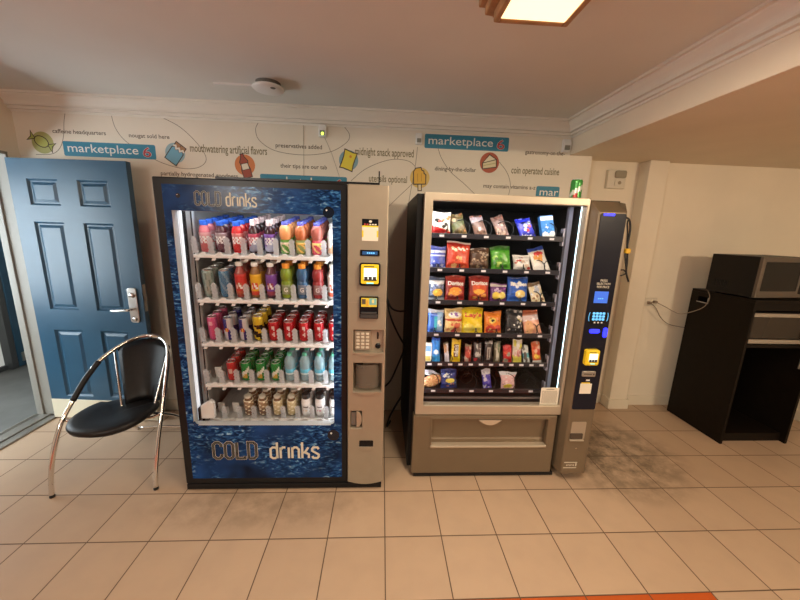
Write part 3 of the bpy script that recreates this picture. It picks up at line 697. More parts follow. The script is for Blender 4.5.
# control column with its recesses
holes = [(-.152, .018, .915, 1.048), (-.152, .012, .672, .85), (-.168, -.100, .434, .546)]
cp = MB(); cp.plate(XS, XR, .066, 1.833, YF - .018, 1.935, holes)
cpo = cp.build('control_column', silverM, DMn, bevel=.006)
cb = MB(); cb.box(XS + .004, XR - .004, YF + .012, 1.93, .9, 1.06); cb.build('keypad_recess', silver3M, cpo)
cb = MB(); cb.box(XS + .004, XR - .004, YF + .075, 1.932, .66, .86); cb.build('pocket_back', mat('pocket_dark', (.20, .165, .125), .45), cpo)
cb = MB(); cb.box(-.172, -.096, YF + .035, 1.93, .43, .55); cb.build('return_back', mat('return_back', (.26, .22, .17), .4), cpo)
MB().box(XS + .002, XR - .002, YF - .0195, YF - .017, 1.2065, 1.2095).build('panel_seam', silver3M, cpo)
# curved shelf lips under the recesses and the curved bottom lip
for z0, a, b in ((.895, -.152, .018), (.652, -.152, .012)):
    n = 8; pts = [(a, z0 + .02)] + [(a + (b - a) * k / n, z0 + .018 * (1 - math.sin(PI * k / n))) for k in range(n + 1)] + [(b, z0 + .02)]
    MB().prism(pts, 'y', YF - .026, YF - .016).build('recess_lip', silverM, cpo, bevel=.002)
n = 10; pts = [(XS, .072)] + [(XS + (XR - XS) * k / n, .066 - .020 * math.sin(PI * k / n)) for k in range(n + 1)] + [(XR, .072)]
MB().prism(pts, 'y', YF - .018, YF + .02).build('bottom_lip', silverM, cpo)
kp = MB().box(-.146, -.055, YF - .004, YF + .012, .925, 1.04).build('keypad', silverM, cpo, bevel=.003)
for i in range(3):
    for k in range(5):
        MB().box(-.136 + i * .027, -.118 + i * .027, YF - .010, YF - .004, .935 + k * .0205, .948 + k * .0205).build('key', mat('key_ivory', (.62, .56, .45), .35), kp, bevel=.002)
MB().box(-.018, -.010, YF + .006, YF + .0125, .99, 1.03).build('coin_slot', bezelM, cpo)
MB().lathe([(0, -.012), (.015, -.012), (.016, 0)], 18, (-.013, YF + .012, .948), axis='y').build('reject_button', bezelM, cpo, smooth=True)
# cup-shaped clear door of the vend pocket
pd = MB()
for k in range(12):
    a0, a1 = PI * k / 12, PI * (k + 1) / 12
    q = lambda a: (-.072 - .072 * math.cos(a), YF + .03 - .045 * math.sin(a))
    A, B = q(a0), q(a1); pd.quad_([(A[0], A[1], .690), (B[0], B[1], .690), (B[0], B[1], .835), (A[0], A[1], .835)])
pd.build('pocket_door', lidclearM, cpo, smooth=True)
MB().box(-.146, -.10, YF + .04, YF + .05, .79, .846).build('pocket_latch', bezelM, cpo, bevel=.003)
hn = MB(); hn.prism([(-.133, .434)] + [(-.133 + .033 * math.sin(PI * k / 10), .490 - .056 * math.cos(PI * k / 10)) for k in range(11)], 'y', YF - .016, YF + .030); hn.build('return_cup', silver3M, cpo, bevel=.004)
MB().box(-.166, -.135, YF - .008, YF + .03, .446, .535).build('return_flap', mat('return_smoke', (.13, .115, .10), .2), cpo, bevel=.003)
MB().rrect(-.115, -.030, .302, .352, .006, YF - .0205, YF - .018).build('lock_recess', bezelM, cpo, bevel=.002)
n = 8; MB().prism([(-.118, .312)] + [(-.118 + .091 * k / n, .302 - .020 * math.sin(PI * k / n)) for k in range(n + 1)] + [(-.027, .312)], 'y', YF - .026, YF - .018).build('lock_lip', silverM, cpo, bevel=.002)
# sticker, display, card reader, bill acceptor
st = MB(); st.box(-.108, -.022, YF - .0192, YF - .018, 1.546, 1.625, mi=0); st.box(-.108, -.022, YF - .0192, YF - .018, 1.625, 1.66, mi=1)
st.box(-.108, -.022, YF - .0196, YF - .0192, 1.618, 1.625, mi=2); st.box(-.108, -.100, YF - .0196, YF - .0192, 1.566, 1.60, mi=2); st.box(-.030, -.022, YF - .0196, YF - .0192, 1.566, 1.60, mi=2)
for k in range(5): st.box(-.098 + k * .014, -.088 + k * .014, YF - .0196, YF - .0192, 1.629, 1.635, mi=(3 if k < 2 else 0))
st.disc(-.064, 1.647, .008, YF - .0196, YF - .0192, mi=0, rz=.006)
st.build('payment_sticker', [paperM, bezelM, yellowM, mat('sticker_red', (.5, .05, .04), .5)], cpo)
dp = MB().box(-.117, -.012, YF - .024, YF - .018, 1.466, 1.498).build('display', bezelM, cpo, bevel=.003)
mb = MB(); mb.box(-.105, -.024, YF - .0245, YF - .024, 1.473, 1.491); mb.build('display_screen', lcddM, dp)
mb = MB()
for k in range(4): mb.box(-.080 + k * .011, -.073 + k * .011, YF - .025, YF - .0245, 1.478, 1.486)
mb.build('display_digits', mat('digit_blue', (.1, .4, .8), .4, emit=(.15, .5, .9), estr=1.2), dp)
def reader(parent, x0, x1, z0, z1, y, back, yel=True):
    w, h = x1 - x0, z1 - z0
    r = MB().rrect(x0, x1, z0, z1, .012, y - .028, y).build('card_reader', back, parent, bevel=.004)
    MB().rrect(x0 + w * .08, x1 - w * .08, z0 + h * .1, z1 - h * .05, .008, y - .032, y - .028).build('reader_bezel', yellowM, r, bevel=.002)
    MB().box(x0 + w * .22, x1 - w * .18, z0 and y - .0335, y - .032, z0 + h * .28, z1 - h * .22).build('reader_screen', scrW, r)
    mb = MB(); a = x0 + w * .22; b = x1 - w * .18; n_ = 3
    for k in range(n_): mb.box(a + (b - a) * (k + .1) / n_, a + (b - a) * (k + .9) / n_, y - .0345, y - .0335, z0 + h * .27, z0 + h * .42)
    mb.box(a, b, y - .0343, y - .0335, z0 + h * .24, z0 + h * .30)
    mb.build('reader_symbol', inkM, r)
    MB().box(a, a + (b - a) * .8, y - .0325, y - .032, z1 - h * .17, z1 - h * .13).build('reader_caption', inkM, r)
    MB().box(x0 + w * .35, x1 - w * .32, y - .034, y - .031, z0 + h * .11, z0 + h * .16).build('reader_light', mat('reader_cyan', (.2, .7, .7), .4, emit=(.3, .9, .9), estr=1), r)
    return r
reader(cpo, -.119, -.006, 1.306, 1.430, YF - .018, bezelM)
ba = MB().rrect(-.118, -.014, 1.120, 1.245, .006, YF - .034, YF - .018).build('bill_acceptor', bezelM, cpo, bevel=.003)
mb = MB(); mb.box(-.108, -.022, YF - .0352, YF - .034, 1.188, 1.238, (.75, .6, .05)); mb.box(-.064, -.024, YF - .036, YF - .0352, 1.200, 1.236, (.2, .5, .5)); mb.box(-.104, -.084, YF - .036, YF - .0352, 1.203, 1.232, (.1, .08, .05)); mb.box(-.080, -.070, YF - .036, YF - .0352, 1.195, 1.225, (.75, .4, .05)); mb.box(-.05, -.038, YF - .0364, YF - .036, 1.21, 1.23, (.8, .75, .3))
mb.build('bill_decal', vcM, ba)
MB().box(-.108, -.024, YF - .046, YF - .034, 1.150, 1.160).box(-.112, -.018, YF - .04, YF - .034, 1.125, 1.147).build('bill_slot', mat('bill_grey', (.05, .05, .05), .3), ba, bevel=.002)

# shelves: slanted glides, clear lane fences, price tags
TILT = math.radians(8)
ROWZ = [1.447, 1.190, .927, .668, .430]
LX = [-.993 + .0887 * i for i in range(9)]
divo = None
def divider_mb():
    mb = MB(); o = []
    for k in range(9):                      # scalloped outline
        z = .002 + .088 * k / 8; w = .0135 + (.0035 if k % 2 else -.002) - .003 * (k == 8) ; o.append((w, z))
    pts = o + [(0, .096)] + [(-a, z) for a, z in reversed(o)]
    mb.prism(pts, 'y', -.003, .003)
    mb.box(-.0012, .0012, .003, .05, .004, .058)
    for k in range(4): mb.disc((-.005 if k % 2 else .005), .018 + k * .019, .0055, -.0065, -.003, seg=8)
    return mb
shelf_roots = []
for r, z in enumerate(ROWZ):
    mb = MB(); X0 = -1.045; X1 = -.232
    mb.box(X0, X1, 0, .64, -.012, -.002)
    for x in LX:
        for dx in (-.018, 0, .018): mb.box(x + dx - .003, x + dx + .003, .012, .63, -.002, 0)
    sh = bpy.data.objects.new('shelf', None)
    o = mb.build('shelf', mat('shelf_white', (.42, .43, .42), .35), None, local=True)
    bpy.data.objects.remove(sh)
    o.parent = DMn; o.location = V((0, 1.955, z)) - DMn.location; o.rotation_euler = (TILT, 0, 0)
    MB().box(X0, X1, -.024, 0, -.022, -.004).build('shelf_front', whiteM, o, local=True, bevel=.003)
    for i in range(10):
        x = LX[0] + .0887 * (i - .5)
        if divo is None: d = divider_mb().build('lane_fence', divM, o, local=True, weld=False); divo = d
        else: d = divo.copy(); C.objects.link(d); d.parent = o
        d.location = (x, -.008, 0)
    for i in range(9):
        p = MB(); x = LX[i] - .04
        p.prism([(x - .004, -.036), (x + .016, -.036), (x + .024, -.022), (x + .004, -.022)], 'y', -.027, -.0245); p.build('price_tag', whiteM, o, local=True)
        w = MB(); w.prism([(LX[i] - .022, -.004), (LX[i] + .022, -.004), (LX[i] + .012, .010), (LX[i] - .004, .010)], 'y', -.022, -.014)
        w.build('lane_stop', whiteM, o, local=True)
    shelf_roots.append(o)
for r, i in ((3, 0), (4, 0), (4, 1)):
    MB().box(LX[i] - .02, LX[i] + .02, .05, .056, .0, .072).box(LX[i] - .016, LX[i] + .016, .048, .05, .03, .034).build('pusher_plate', mat('pusher_grey', (.55, .55, .53), .4), shelf_roots[r], local=True, bevel=.002)

# ---------------- bottles and cans
def smooth_prof(p, n=4):
    q = catmull([V((a, b, 0)) for a, b in p], n); return [(max(v.x, 0), v.y) for v in q]
def make_drink(kind, spec):
    """returns a root mesh object with cap / label / lid children, standing on z=0, front facing -y"""
    S = 20
    if kind == 'can':
        R, H = spec['r'], spec['h']
        prof = [(R * .78, 0), (R * .86, .004), (R, .012), (R, H - .016), (R * .93, H - .007), (R * .84, H - .003)]
        zz = [(R, .012 + (H - .028) * k / 10) for k in range(11)]
        prof = [(R * .78, 0), (R * .86, .004)] + zz + [(R * .93, H - .007), (R * .84, H - .003)]
        o = MB().lathe(prof, 24, colf=spec['paint']).build('drink_can', canM, local=True, smooth=True)
        MB().lathe([(R * .86, H - .004), (R * .88, H), (R * .82, H + .001), (R * .78, H - .004), (0, H - .004)], 24).box(-.006, .006, -.016, .004, H - .003, H - .0015).build('can_lid', lidM, o, local=True, smooth=False)
        return o
    prof = smooth_prof(spec['prof'], 3)
    o = MB().lathe(prof, S, colf=spec['paint']).build('drink_bottle', spec.get('mat', liqM), local=True, smooth=True)
    cr_, c0, c1 = spec['cap']
    cpf = [(cr_ * .96, c0), (cr_, c0 + .003), (cr_, c1 - .004), (cr_ * .9, c1), (0, c1)]
    MB().lathe(cpf, 18, col=spec['capcol']).build('cap', labM, o, local=True, smooth=False)
    if 'label' in spec:
        z0, z1, R = spec['label']
        lf = spec['lpaint']; n = 10
        MB().lathe([(R + .0006, z0 + (z1 - z0) * k / n) for k in range(n + 1)], 28, colf=lambda z, a: lf((z - z0) / (z1 - z0), a)).build('label', labM, o, local=True, smooth=True)
    if 'letter' in spec:
        z, cap, R, colr = spec['letter']
        yf = lambda x, q: -math.sqrt(max((R + .0014) ** 2 - x * x, 1e-6))
        put_text(MB(), 'G', -cap * .42, cap * .42, z, cap, 0, .02, colr, yf=yf).build('emblem', labM, o, local=True, weld=False)
    return o
J = [(.020, 0), (.028, .003), (.030, .012), (.0300, .06), (.0285, .075), (.030, .09), (.030, .115), (.025, .137), (.019, .150), (.018, .156)]
FAT = [(.022, 0), (.030, .004), (.032, .014), (.032, .07), (.028, .085), (.032, .10), (.033, .12), (.031, .142), (.022, .160), (.016, .166)]
TEA = [(.022, 0), (.030, .004), (.031, .012), (.031, .13), (.029, .145), (.022, .165), (.016, .18), (.015, .19)]
SPT = [(.022, 0), (.031, .004), (.033, .014), (.033, .09), (.029, .105), (.033, .122), (.034, .145), (.029, .168), (.020, .180), (.018, .184)]
WAT = [(.022, 0), (.029, .003), (.032, .012), (.032, .03), (.030, .035), (.032, .04), (.032, .09), (.033, .11), (.031, .135), (.020, .160), (.013, .168), (.013, .172)]
COF = [(.020, 0), (.026, .003), (.028, .012), (.029, .06), (.0275, .085), (.021, .112), (.019, .122), (.019, .128)]
WHT = [(.020, 0), (.028, .003), (.030, .010), (.030, .10), (.028, .115), (.024, .128), (.022, .134)]
W = (.80, .79, .76); BLK = (.015, .012, .012)
flat = lambda c: (lambda z, a: c)
def juice(c, capc, lab1, lab2, P=J, cap=(.0205, .150, .176), lz=(.014, .112), R=.0302, script=W):
    def lp(v, a):
        if abs(a) < .9 and .35 < v < .75 and abs(math.sin(a * 5 + v * 14)) > .55: return script
        return lab1 if v > .45 + .25 * a else lab2
    return ('bottle', dict(prof=P, paint=flat(c), cap=cap, capcol=capc, label=(lz[0], lz[1], R), lpaint=lp))
def tea(c, main, second, capc=W):
    def lp(v, a):
        if v > .72: return main if abs(math.sin(a * 7 + 1)) > .25 or v > .92 or v < .78 else W
        if abs(a) < .55 and .25 < v < .6: return W if math.sin(a * 9 + v * 15) > .1 else second
        return second if v < .16 else main
    return ('bottle', dict(prof=TEA, paint=flat(c), cap=(.0195, .186, .208), capcol=capc, label=(.018, .142, .0312), lpaint=lp))
def sport(c):
    lp = lambda v, a: (tuple(q * .5 + .15 for q in c) if abs(a) < .8 else c)
    return ('bottle', dict(prof=SPT, paint=flat(c), cap=(.0215, .178, .206), capcol=(.80, .30, .03), label=(.028, .086, .0332), lpaint=lp, letter=(.044, .026, .0334, W)))
def band_can(r, h, f): return ('can', dict(r=r, h=h, paint=f))
def cola(z, a):
    if abs(a - .15) < .25 + .12 * math.sin(z * 90) and .03 < z < .1 and math.sin(z * 160 + a * 3) > -.2: return (.70, .62, .60)
    return (.42, .012, .018)
def energy(z, a):
    s = 1 if (a > 0) else -1
    d = (z - .068) * 40
    if abs(a) < .5 and abs(z - .07) < .014: return (.55, .08, .06) if abs(a) > .15 else (.7, .5, .1)
    return (.035, .035, .20) if d * s < -.0 else (.58, .58, .62)
def gold(z, a): return (.62, .45, .03) if (z > .10 or (math.sin(z * 110 + a * 2) > .35)) else (.02, .018, .01)
def pinkc(z, a): return (.80, .45, .55) if (.09 < z < .12 and abs(a) < .4) else (.62, .10, .24)
def greenc(z, a):
    if abs(a) < .8 and abs(z - .06 - a * .03) < .014: return (.72, .78, .70)
    if abs(a + .2) < .5 and abs(z - .034) < .012: return (.5, .35, .06)
    return (.02, .24, .05)
def greycan(z, a): return (.32, .40, .36) if math.sin(z * 90) * math.cos(a * 6) > -.1 else (.18, .25, .22)
def bluecan(z, a): return (.08, .22, .38) if math.sin(z * 70 + a * 4) > -.5 else (.20, .35, .48)
def redcan(z, a): return (.45, .03, .03) if not (abs(a) < .5 and abs(z - .07) < .016) else (.6, .45, .4)
def water(z, a): return (.45, .62, .68)
def coffee(c1, c2):
    lp = lambda v, a: (c1 if v > .45 else c2) if math.sin(v * 20 + a * 3) < .75 else (.85, .78, .6)
    return ('bottle', dict(prof=COF, paint=flat((.18, .11, .06)), cap=(.0215, .124, .138), capcol=(.62, .58, .48), label=(.010, .106, .0292), lpaint=lp))
def shake(acc):
    lp = lambda v, a: (.14, .12, .12) if (abs(a) < .5 and .62 < v < .72) else (acc if (abs(a + .1) < .6 and .25 < v < .42 and math.sin(a * 11) > -.2) else (.80, .80, .80))
    return ('bottle', dict(prof=WHT, paint=flat((.78, .78, .78)), cap=(.026, .122, .150), capcol=(.012, .012, .012), label=(.012, .10, .0302), lpaint=lp))
wat = ('bottle', dict(prof=WAT, mat=waterM, paint=water, cap=(.0145, .168, .184), capcol=(.10, .45, .30), label=(.05, .085, .0324), lpaint=lambda v, a: (.10, .45, .62) if v > .3 else (.62, .75, .8)))
BLU = (.02, .12, .62)
def layered(top, bot, lab, capc=(.12, .14, .55)):
    return ('bottle', dict(prof=FAT, paint=lambda z, a: top if z > .085 else bot, cap=(.0185, .160, .182), capcol=capc, label=(.012, .070, .0322), lpaint=lambda v, a: lab if (v > .8 or math.sin(a * 5 + v * 8) > .45) else bot))
PLAN = [
 [(juice((.55, .13, .16), BLU, (.62, .30, .30), (.50, .12, .12)), 'pink juice bottle with blue cap', 5),
  (juice((.07, .02, .03), BLU, (.34, .26, .27), (.10, .03, .05)), 'dark grape juice bottle with blue cap', 5),
  (juice((.62, .015, .02), BLU, (.58, .18, .16), (.50, .02, .02)), 'bright red juice bottle with blue cap', 5),
  (juice((.035, .008, .012), (.75, .55, .55), (.45, .05, .09), (.30, .32, .42), J, (.015, .154, .188)), 'near black red labelled bottle, pale cap', 5),
  (juice((.030, .008, .016), (.75, .60, .60), (.16, .06, .30), (.38, .40, .55), J, (.015, .154, .188)), 'near black violet labelled bottle, pale cap', 5),
  (layered((.80, .36, .14), (.12, .30, .05), (.75, .60, .45)), 'peach juice bottle with green label', 5),
  (layered((.50, .14, .05), (.22, .26, .08), (.75, .45, .10)), 'amber juice bottle with olive label', 5),
  (layered((.42, .12, .09), (.60, .06, .10), (.80, .62, .20)), 'berry juice bottle with yellow banded label', 5),
  (juice((.70, .70, .68), (.40, .38, .36), (.75, .73, .70), (.60, .35, .20)), 'white bottle with grey cap', 5)],
 [(band_can(.031, .160, greycan), 'tall grey green can', 3), (band_can(.029, .160, bluecan), 'tall steel blue can', 3),
  (tea((.30, .05, .04), (.55, .035, .03), (.48, .10, .05)), 'red labelled tea bottle with white cap', 3), (tea((.24, .11, .03), (.75, .42, .02), (.62, .06, .03)), 'yellow labelled tea bottle with white cap', 3),
  (tea((.10, .03, .05), (.16, .05, .30), (.30, .05, .08)), 'purple labelled tea bottle with white cap', 3),
  (sport((.20, .28, .02)), 'lime green sports drink with orange cap', 3), (sport((.03, .10, .22)), 'deep blue sports drink with orange cap', 3), (sport((.28, .03, .03)), 'dark red sports drink with orange cap', 3),
  (tea((.70, .70, .70), (.78, .77, .75), (.55, .10, .05)), 'plain white bottle with white cap', 3)],
 [(band_can(.027, .148, pinkc), 'slim pink can', 3), (band_can(.0265, .140, energy), 'slim blue and silver energy can', 3), (band_can(.0265, .140, energy), 'slim blue and silver energy can', 3),
  (band_can(.030, .158, gold), 'gold and black can', 3)] + [(band_can(.031, .124, cola), 'red cola can with silver lid', 3)] * 5,
 [None, (band_can(.029, .128, redcan), 'plain red can', 3)] + [(band_can(.031, .124, greenc), 'green soda can', 3)] * 3 + [(wat, 'clear water bottle', 3)] * 4,
 [None, None, (coffee((.34, .22, .12), (.16, .09, .05)), 'brown coffee bottle', 3), (coffee((.34, .22, .12), (.16, .09, .05)), 'brown coffee bottle', 3),
  (coffee((.62, .52, .30), (.52, .42, .22)), 'tan coffee bottle', 3), (coffee((.62, .52, .30), (.52, .42, .22)), 'tan coffee bottle', 3),
  (shake((.75, .60, .45)), 'white shake bottle with black lid', 3), (shake((.65, .25, .35)), 'white shake bottle with black lid', 3), (shake((.6, .6, .62)), 'white shake bottle with black lid', 3)]]
ORD = ['first', 'second', 'third', 'fourth', 'fifth', 'sixth', 'seventh', 'eighth', 'ninth']
ROWN = ['top', 'second', 'middle', 'fourth', 'bottom']
cache = {}
for r, row in enumerate(PLAN):
    for i, it in enumerate(row):
        if not it: continue
        (kind, spec), desc, n = it
        for k in range(n):
            key = id(spec)
            if key not in cache: o = make_drink(kind, spec); cache[key] = o
            else: o = copy_tree(cache[key])
            d = .040 + .0715 * k
            o.location = (LX[i] + random.uniform(-.002, .002), 1.955 + d * math.cos(TILT), ROWZ[r] + d * math.sin(TILT) + .0006)
            o.rotation_euler = (TILT, 0, 0)
            if k: o.rotation_euler = (Matrix.Rotation(TILT, 3, 'X') @ Matrix.Rotation(random.uniform(-2, 2), 3, 'Z')).to_euler()
            pos = 'front of' if k == 0 else ORD[k] + ' in'
            tag(o, f'{desc}, {pos} {ORD[i]} lane, {ROWN[r]} drinks shelf', 'can' if kind == 'can' else 'bottle', f'drinks on the {ROWN[r]} shelf')

# ================================================================== SNACK MACHINE
SY = 1.945
SM = thing('snack_machine', 'silver framed glass front snack vending machine with black console on its right', 'vending machine', (.8, 1.945, 0))
sx0, sx1 = .232, 1.19; ix0, ix1, iz0, iz1 = .281, 1.172, .521, 1.776
cs = MB(); cs.box(.196, .24, 1.995, 2.785, .05, 1.815); cs.box(1.20, 1.385, 2.0, 2.76, .07, 1.80); cs.box(.24, 1.20, 2.0, 2.76, 1.785, 1.80); cs.box(.24, 1.20, 2.70, 2.785, .07, 1.785); cs.box(.24, 1.20, 2.0, 2.70, .07, .46)
cs.build('cabinet', dullM, SM)
li = MB(); li.box(.24, .246, 2.0, 2.70, .46, 1.785); li.box(1.194, 1.20, 2.0, 2.70, .46, 1.785); li.box(.246, 1.194, 2.694, 2.70, .46, 1.785); li.box(.246, 1.194, 2.0, 2.694, .46, .466); li.box(.246, 1.194, 2.03, 2.694, 1.779, 1.785)
li.build('liner', innerM, SM)
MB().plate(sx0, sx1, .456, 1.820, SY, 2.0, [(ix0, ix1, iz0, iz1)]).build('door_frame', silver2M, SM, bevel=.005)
MB().box(ix0, ix1, 1.962, 1.967, iz0, iz1).build('window_pane', winM, SM)
MB().box(1.174, 1.179, 2.001, 2.009, .55, 1.775).build('light_strip', ledsM, SM)
MB().box(.30, 1.14, 2.003, 2.02, 1.7795, 1.7845).build('light_strip', ledhM, SM)
MB().box(.248, .256, 2.005, 2.015, .56, 1.76).build('light_strip', ledhM, SM)
MB().box(1.148, 1.172, 2.085, 2.115, .53, 1.779).build('upright_rail', railM, SM)
MB().box(.246, 1.07, 2.01, 2.016, .535, .548).build('lower_bar', mat('bar_grey', (.20, .18, .18), .3, .5), SM)
MB().prism([(2.02, .47), (2.02, .535), (2.30, .60), (2.30, .47)], 'x', .25, 1.19).build('chute', innerM, SM)
# notice on the glass
ns = MB(); ns.box(1.046, 1.166, 1.9612, 1.962, .522, .641, mi=0); ns.box(1.08, 1.132, 1.961, 1.9612, .626, .631, mi=1)
random.seed(3)
for k in range(14):
    x = 1.054
    while x < 1.152:
        w_ = random.uniform(.004, .016); ns.box(x, min(x + w_, 1.158), 1.961, 1.9612, .530 + k * .0065, .5332 + k * .0065, mi=1); x += w_ + .003
ns.build('notice_sticker', [paperM, mat('notice_ink', (.20, .17, .13), .6)], SM)
# lower door with push flap
fx0, fx1, fz0, fz1 = .345, 1.108, .228, .428
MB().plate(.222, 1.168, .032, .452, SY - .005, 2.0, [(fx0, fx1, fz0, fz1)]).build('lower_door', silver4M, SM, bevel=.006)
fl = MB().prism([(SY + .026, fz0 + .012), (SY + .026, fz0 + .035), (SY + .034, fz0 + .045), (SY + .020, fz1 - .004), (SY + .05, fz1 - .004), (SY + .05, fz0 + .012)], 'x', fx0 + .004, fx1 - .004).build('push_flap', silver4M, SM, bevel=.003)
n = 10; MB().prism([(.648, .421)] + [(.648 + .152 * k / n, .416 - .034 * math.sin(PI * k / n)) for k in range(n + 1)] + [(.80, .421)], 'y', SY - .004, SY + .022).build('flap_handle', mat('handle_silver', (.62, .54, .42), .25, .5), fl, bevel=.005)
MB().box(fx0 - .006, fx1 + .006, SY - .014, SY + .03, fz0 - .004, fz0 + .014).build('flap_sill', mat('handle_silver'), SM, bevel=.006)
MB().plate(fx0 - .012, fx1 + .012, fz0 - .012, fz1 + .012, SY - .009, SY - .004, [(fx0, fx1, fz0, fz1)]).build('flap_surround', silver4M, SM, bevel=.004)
MB().box(.236, 1.19, SY - .002, 2.0, .006, .030).build('base_plinth', blackM, SM, bevel=.004)
for q in ((.27, 2.0), (1.145, 1.985), (.27, 2.7), (1.35, 2.7)): MB().lathe([(0, 0), (.03, 0), (.03, .012), (.014, .016), (.014, .034)], 14, (q[0], q[1], 0)).build('levelling_foot', blackM, SM)
# console
CY = 1.888
sec = [(1.192, 2.0), (1.192, SY - .002), (1.209, CY + .004), (1.216, CY), (1.366, CY), (1.376, CY + .006), (1.388, SY - .01), (1.388, 2.0)]
co = MB(); co.prism(sec, 'z', .064, 1.742)
b = len(co.v); top = [(x, y, 1.742 + (.068 * min(1, max(0, (y - CY) / (SY - CY))))) for x, y in sec]
co.add([(x, y, 1.742) for x, y in sec] + top, [tuple(range(8, 16))] + [(i, (i + 1) % 8, 8 + (i + 1) % 8, 8 + i) for i in range(8)])
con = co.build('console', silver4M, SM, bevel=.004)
ps = MB().rrect(1.219, 1.371, .530, 1.736, .012, CY - .004, CY).build('console_glass', screenM, con, bevel=.002)
YS = CY - .004
MB().box(1.235, 1.300, YS - .003, YS, 1.722, 1.735).build('glow_strip', ledbM, ps, bevel=.002)
tx = MB(); put_text(tx, 'PRESS', 1.276, 1.318, 1.350, .013, YS - .0006, .01); put_text(tx, 'SELECTION', 1.256, 1.338, 1.331, .013, YS - .0006, .01); put_text(tx, 'FOR PRICE', 1.260, 1.334, 1.312, .013, YS - .0006, .01)
tx.build('console_lettering', letterM, ps, weld=False)
lc = MB().box(1.252, 1.336, YS - .003, YS, 1.222, 1.292).build('lcd_screen', lcdM, ps, bevel=.002)
mb = MB()
for k in range(3): mb.box(1.275 + k * .012, 1.283 + k * .012, YS - .0036, YS - .003, 1.246, 1.252)
mb.build('lcd_digits', keyM, lc)
kb = MB().rrect(1.236, 1.358, 1.096, 1.172, .012, YS - .002, YS).build('keypad', bezelM, ps)
for i in range(4):
    for k in range(3):
        MB().rrect(1.258 + i * .020, 1.274 + i * .020, 1.116 + k * .018, 1.130 + k * .018, .005, YS - .0045, YS - .002, n=3).build('key', keyM, kb)
for cx in (1.243, 1.349):
    MB().ribbon([(cx + (.006 if cx < 1.3 else -.006) * -math.cos(a), 1.138 + .026 * math.sin(a)) for a in [PI * (k / 8 - .5) for k in range(9)]], .003, YS - .002, .001).build('key_bracket', keyM, kb, weld=False)
for k in range(3): MB().box(1.272 + k * .022, 1.281 + k * .022, YS - .004, YS - .002, 1.099, 1.107).build('key_marker', whiteM, kb)
MB().rrect(1.252, 1.318, 1.036, 1.062, .012, YS - .006, YS).build('coin_bezel', ledbM, ps, bevel=.002)
MB().rrect(1.338, 1.366, 1.010, 1.072, .012, YS - .006, YS).build('coin_return_lever', ledbM, ps, bevel=.003)
reader(ps, 1.240, 1.326, .838, .938, YS, mat('reader_yellow_body', (.80, .58, .02), .4))
bl = MB().rrect(1.246, 1.330, .758, .794, .006, YS - .012, YS).build('bill_acceptor', mat('bill_silver', (.32, .29, .25), .3, .5), ps, bevel=.003)
MB().box(1.256, 1.306, YS - .0126, YS - .012, .774, .778).disc(1.318, .776, .005, YS - .0126, YS - .012, seg=10).build('bill_slot', bezelM, bl)
MB().box(1.250, 1.324, YS - .001, YS, .640, .708, mi=0).box(1.256, 1.310, YS - .0013, YS, .709, .715, mi=1).box(1.282, 1.306, YS - .0013, YS, .726, .735, mi=2).build('payment_sticker', [paperM, yellowM, whiteM], ps)
MB().rrect(1.236, 1.332, .318, .442, .008, CY - .0015, CY).build('return_recess', silver3M, con)
rc = MB(); rc.rrect(1.234, 1.318, .320, .362, .008, CY - .006, CY - .001); rc.build('coin_cup', mat('cup_shadow', (.07, .05, .035), .5), con, bevel=.002)
MB().box(1.232, 1.324, CY - .016, CY, .311, .321).build('cup_lip', silver2M, con, bevel=.003)
mb = MB(); mb.box(1.224, 1.312, CY - .0008, CY, .143, .149); mb.box(1.222, 1.310, CY - .0008, CY, .104, .110)
for k in range(5): mb.box(1.240 + k * .011, 1.248 + k * .011, CY - .0008, CY, .121 + .004 * (k % 2), .130)
mb.box(1.300, 1.309, CY - .0008, CY, .118, .140)
mb.build('rating_label', mat('label_grey', (.62, .57, .47), .5), con)
MB().lathe([(0, -.003), (.004, -.002), (.005, 0)], 10, (1.29, CY, .25), axis='y').build('screw', chromeM, con)
# a black cable hung on the machine's right side
t = cord('hanging_cable', 'black looped cable tied in yellow hanging beside the snack console', [(1.386, 2.02, 1.70), (1.42, 1.985, 1.72), (1.447, 1.97, 1.713), (1.464, 1.97, 1.674), (1.468, 1.97, 1.62), (1.466, 1.97, 1.564), (1.472, 1.97, 1.527), (1.482, 1.97, 1.461), (1.487, 1.97, 1.40), (1.512, 1.97, 1.342)], .0055, cordbM)
MB().tube([(1.447, 1.97, 1.712), (1.444, 1.972, 1.688), (1.456, 1.974, 1.64), (1.468, 1.975, 1.56), (1.468, 1.97, 1.527), (1.460, 1.968, 1.505), (1.470, 1.966, 1.46), (1.484, 1.966, 1.40), (1.472, 1.966, 1.385), (1.452, 1.966, 1.378)], .0045, 8, 6).build('cable_strand', cordbM, t, smooth=True)
MB().tube([(1.484, 1.97, 1.40), (1.468, 1.968, 1.412), (1.450, 1.966, 1.412)], .004, 8, 4).build('cable_end', cordbM, t, smooth=True)
MB().box(1.456, 1.486, 1.957, 1.983, 1.512, 1.542).build('cable_tie', mat('tie_yellow', (.75, .45, .03), .5), t, bevel=.006)
